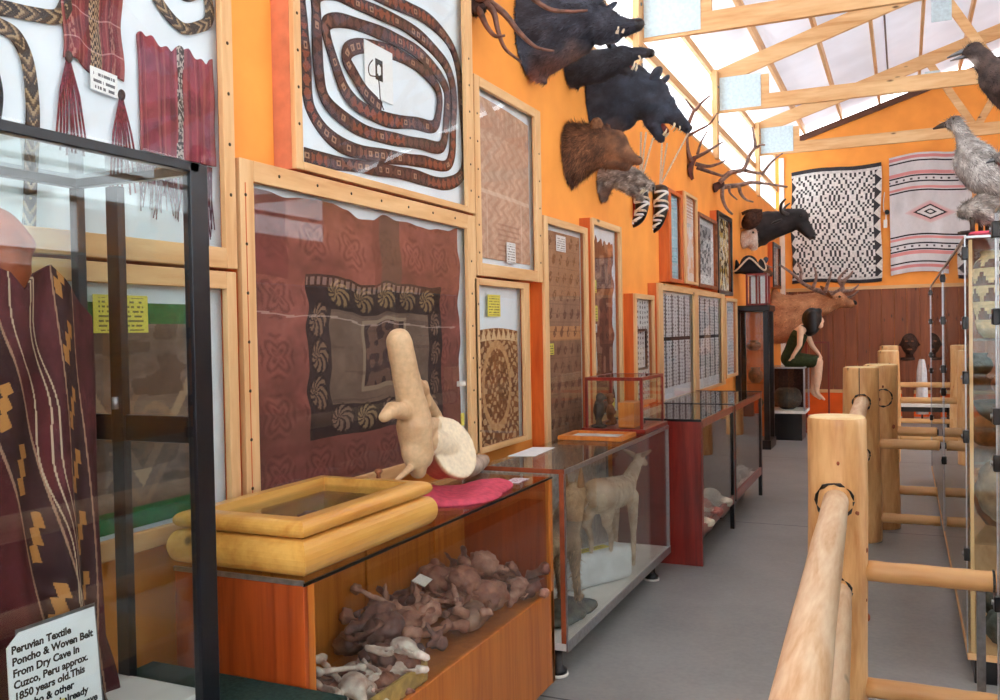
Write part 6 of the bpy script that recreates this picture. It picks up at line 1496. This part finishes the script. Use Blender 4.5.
for k, (y, z, pr, mt) in enumerate(((5.3, 1.132, PR(.12, .2), 'clay'), (5.9, .632, PR(.14, .24), 'clay_dark'), (6.5, 1.132, PR(.1, .17), 'clay'), (8.0, .632, PR(.14, .22), 'clay'), (9.0, 1.132, PR(.12, .2), 'clay_dark'))):
    pot('clay_pot', ('first', 'second', 'third', 'fourth', 'fifth')[k]+' clay pot along the shelves of the right glass case, counting from its near end', .6, y, z, pr, M[mt])
# birds and the grey animal on top of the case
ZT = 1.982
mat_ = organic('folded_cloth', (lambda m: (m.box(.262, .62, 4.44, 5.3, ZT, ZT+.02), m)[-1])(MB()), .012, M['pink'], None, None, smooth=3, noise=.004, nscale=14); tag(mat_, 'pink cloth on top of the right glass case under the animals', 'cloth')
def bird(name, label, Y, prims, cols, patches, fur, legs, beak, eye, voxel=.010, leg_base=ZT+.02):
    p = at(prims[0][0], prims[0][1], 'y', Y); K = mpp(p); t = thing(name, label, 'animal' if 'animal' in name else 'bird', (p.x, Y, leg_base)); B = lambda x, y, d=0: at(x, y, 'y', Y)+Vector((0, d*K, 0))
    mb = MB()
    for a in prims:
        x0, y0, x1, y1, ra, rb = a; mb.cap(B(x0, y0), B(x1, y1), ra*K, rb*K, 18)
    organic('body', mb, voxel, M['fur'], t, furcol(cols[0], cols[1], cols[2], [(tuple(B(x, y)), r*K, c) for x, y, r, c in patches]), smooth=4, noise=.004, nscale=30, fur=fur)
    for (bx, by, ex, ey, r, c) in beak: MB().tube([B(bx, by), B((bx+ex)/2, (by+ey)/2-.4), B(ex, ey)], [r*K, r*.75*K, r*.25*K], 8).build('beak', c, t, True)
    for e in (-1, 1): MB().ell(B(eye[0], eye[1], e*eye[2]), eye[3]*K).build('eye', M['eye'], t, True)
    for (lx, ly, hz, dd) in legs:
        a = B(lx, ly, dd); f = Vector((a.x, a.y, leg_base)); lg = MB().tube([a, (a+f)/2, f+Vector((0, 0, .01))], [.014, .010, .011], 8).build('leg', M['clay_dark'], t, True)
        for an in (-.6, 0, .6): MB().tube([f+Vector((0, 0, .008)), f+Vector((-math.cos(an)*.06, math.sin(an)*.06, .006))], [.010, .006], 6).build('toe', M['clay_dark'], lg, True)
    return t
bird('stuffed_goose', 'grey stuffed goose with dark head standing on the right glass case', 4.75, [(984, 174, 975, 162, 20, 20), (975, 162, 970, 150, 18, 13), (968, 148, 962, 132, 10, 6.5), (962, 132, 955, 122, 6.5, 6.8), (955, 122, 948, 124, 6.6, 4.4), (984, 174, 1002, 188, 19, 14), (1004, 190, 1030, 200, 14, 6)], ((226, 222, 218), (158, 152, 148), 36),
     [(952, 120, 9, (112, 104, 98)), (962, 134, 6, (140, 134, 130)), (966, 165, 12, (222, 218, 214)), (992, 188, 17, (168, 158, 150))], (9000, .022, (.7, 0, -.7)), [(980, 196, 0, -7), (988, 198, 0, 7)], [(948, 124, 933, 129, 3.4, M['clay_dark'])], (953, 120, 5.6, 1.2))
bird('stuffed_bird', 'black and white stuffed bird with hooked open beak, highest at the right edge', 4.6, [(1012, 84, 998, 78, 24, 18), (998, 76, 984, 62, 13, 10), (984, 60, 974, 50, 10, 8.5), (974, 50, 968, 52, 8.5, 6), (1012, 84, 1030, 110, 24, 18)], ((104, 88, 82), (56, 48, 48), 30),
     [(974, 61, 9, (220, 214, 210)), (985, 62, 5, (190, 184, 180)), (966, 48, 4, (150, 146, 144)), (972, 44, 7, (66, 44, 34))], (6000, .02, (.7, 0, -.6)), [(1018, 112, 0, -7), (1026, 112, 0, 7)], [(967, 50, 947, 58, 3.0, M['grey_metal']), (967, 56, 950, 61, 2.2, M['grey_metal'])], (968, 47, 5.6, 1.3), leg_base=ZT+.02)
bird('stuffed_animal', 'small grey speckled animal crouching under the goose', 4.6, [(985, 212, 972, 210, 13, 11), (972, 210, 963, 213, 9, 6), (985, 212, 1006, 214, 12, 10), (980, 202, 985, 202, 8, 8)], ((206, 198, 190), (120, 112, 106), 40), [(962, 216, 5, (90, 82, 78))], (6000, .02, (.8, 0, -.3)), [(972, 218, 0, -6), (990, 222, 0, 6)], [], (966, 209, 5, 1.3), leg_base=ZT+.021)
bird('stuffed_bird', 'grey stuffed bird with a pink throat half cut off by the right edge', 3.25, [(1014, 158, 1000, 158, 9, 6.5), (1000, 158, 996, 158, 6.5, 4.5), (1014, 158, 1030, 190, 12, 20)], ((170, 164, 160), (100, 94, 92), 36), [(1000, 166, 4, (196, 70, 84))], (3500, .025, (.7, 0, -.6)), [(1026, 205, 0, -5), (1032, 205, 0, 5)], [(997, 159, 986, 163, 2.6, M['grey_metal'])], (1000, 155, 4.6, 1.0), leg_base=1.99)

# ================================================================== SMALL THINGS BY THE FAR WALL
bn = thing('low_bench', 'low bench with pale top and black legs by the far panelling', 'bench', (.25, 14.4, 0))
MB().box(-.12, .66, 14.2, 14.6, .40, .44).build('seat', M['white_paint'], bn, bevel=.005)
for x in (-.10, .60):
    for y in (14.22, 14.54): MB().box(x, x+.04, y, y+.04, 0, .40).build('leg', M['black'], bn)
MB().box(-.06, .60, 14.23, 14.25, .33, .40).build('apron', M['black'], bn)
ped = thing('pedestal', 'dark narrow pedestal under the carved head by the brown panelling', 'pedestal', (.05, 16.4, 0))
MB().box(-.04, .14, 16.33, 16.51, 0, 1.0).build('pedestal_body', M['wainscot'], ped, bevel=.01); MB().box(-.06, .16, 16.31, 16.53, 1.0, 1.04).build('pedestal_top', M['hat_brown'], ped, bevel=.01)
wd = thing('draped_stand', 'narrow stand draped in white cloth beside the carved head', 'stand', (.26, 16.2, 0))
MB().lathe((.26, 16.2, 0), [(.10, 0), (.10, .02), (.015, .04), (.015, .98)], 14).build('stand_pole', M['black'], wd, True)
mb = MB(); mb.lathe((.26, 16.2, .12), [(.09+.012*0, 0), (.085, .3), (.07, .7), (.045, .86), (.03, .90)], 24); mb.v = [(x+.012*math.sin(9*math.atan2(y-16.2, x-.26)), y, z) for x, y, z in mb.v]; mb.build('white_drape', M['cloth_white'], wd, True)
hd = thing('carved_head', 'dark carved head standing on the white pedestal', 'carving', (.06, 16.4, 1.04))
mb = MB(); mb.lathe((.08, 16.42, 1.04), [(.07, 0), (.06, .03), (.05, .1)], 16); mb.ell((.08, 16.42, 1.27), (.13, .14, .18)); mb.cap((.08, 16.30, 1.28), (.08, 16.27, 1.24), .02, .03); mb.cap((-.03, 16.4, 1.28), (-.07, 16.4, 1.25), .03, .02); mb.cap((.19, 16.4, 1.28), (.23, 16.4, 1.25), .03, .02)
organic('head', mb, .015, M['hat_brown'], hd, None, smooth=2, noise=.004, nscale=16)
for e in (-.045, .045): MB().ell((.08+e, 16.295, 1.315), (.025, .012, .012)).build('eye', M['clay'], hd, True)
MB().ell((.08, 16.29, 1.18), (.045, .012, .014)).build('mouth', M['clay'], hd, True)
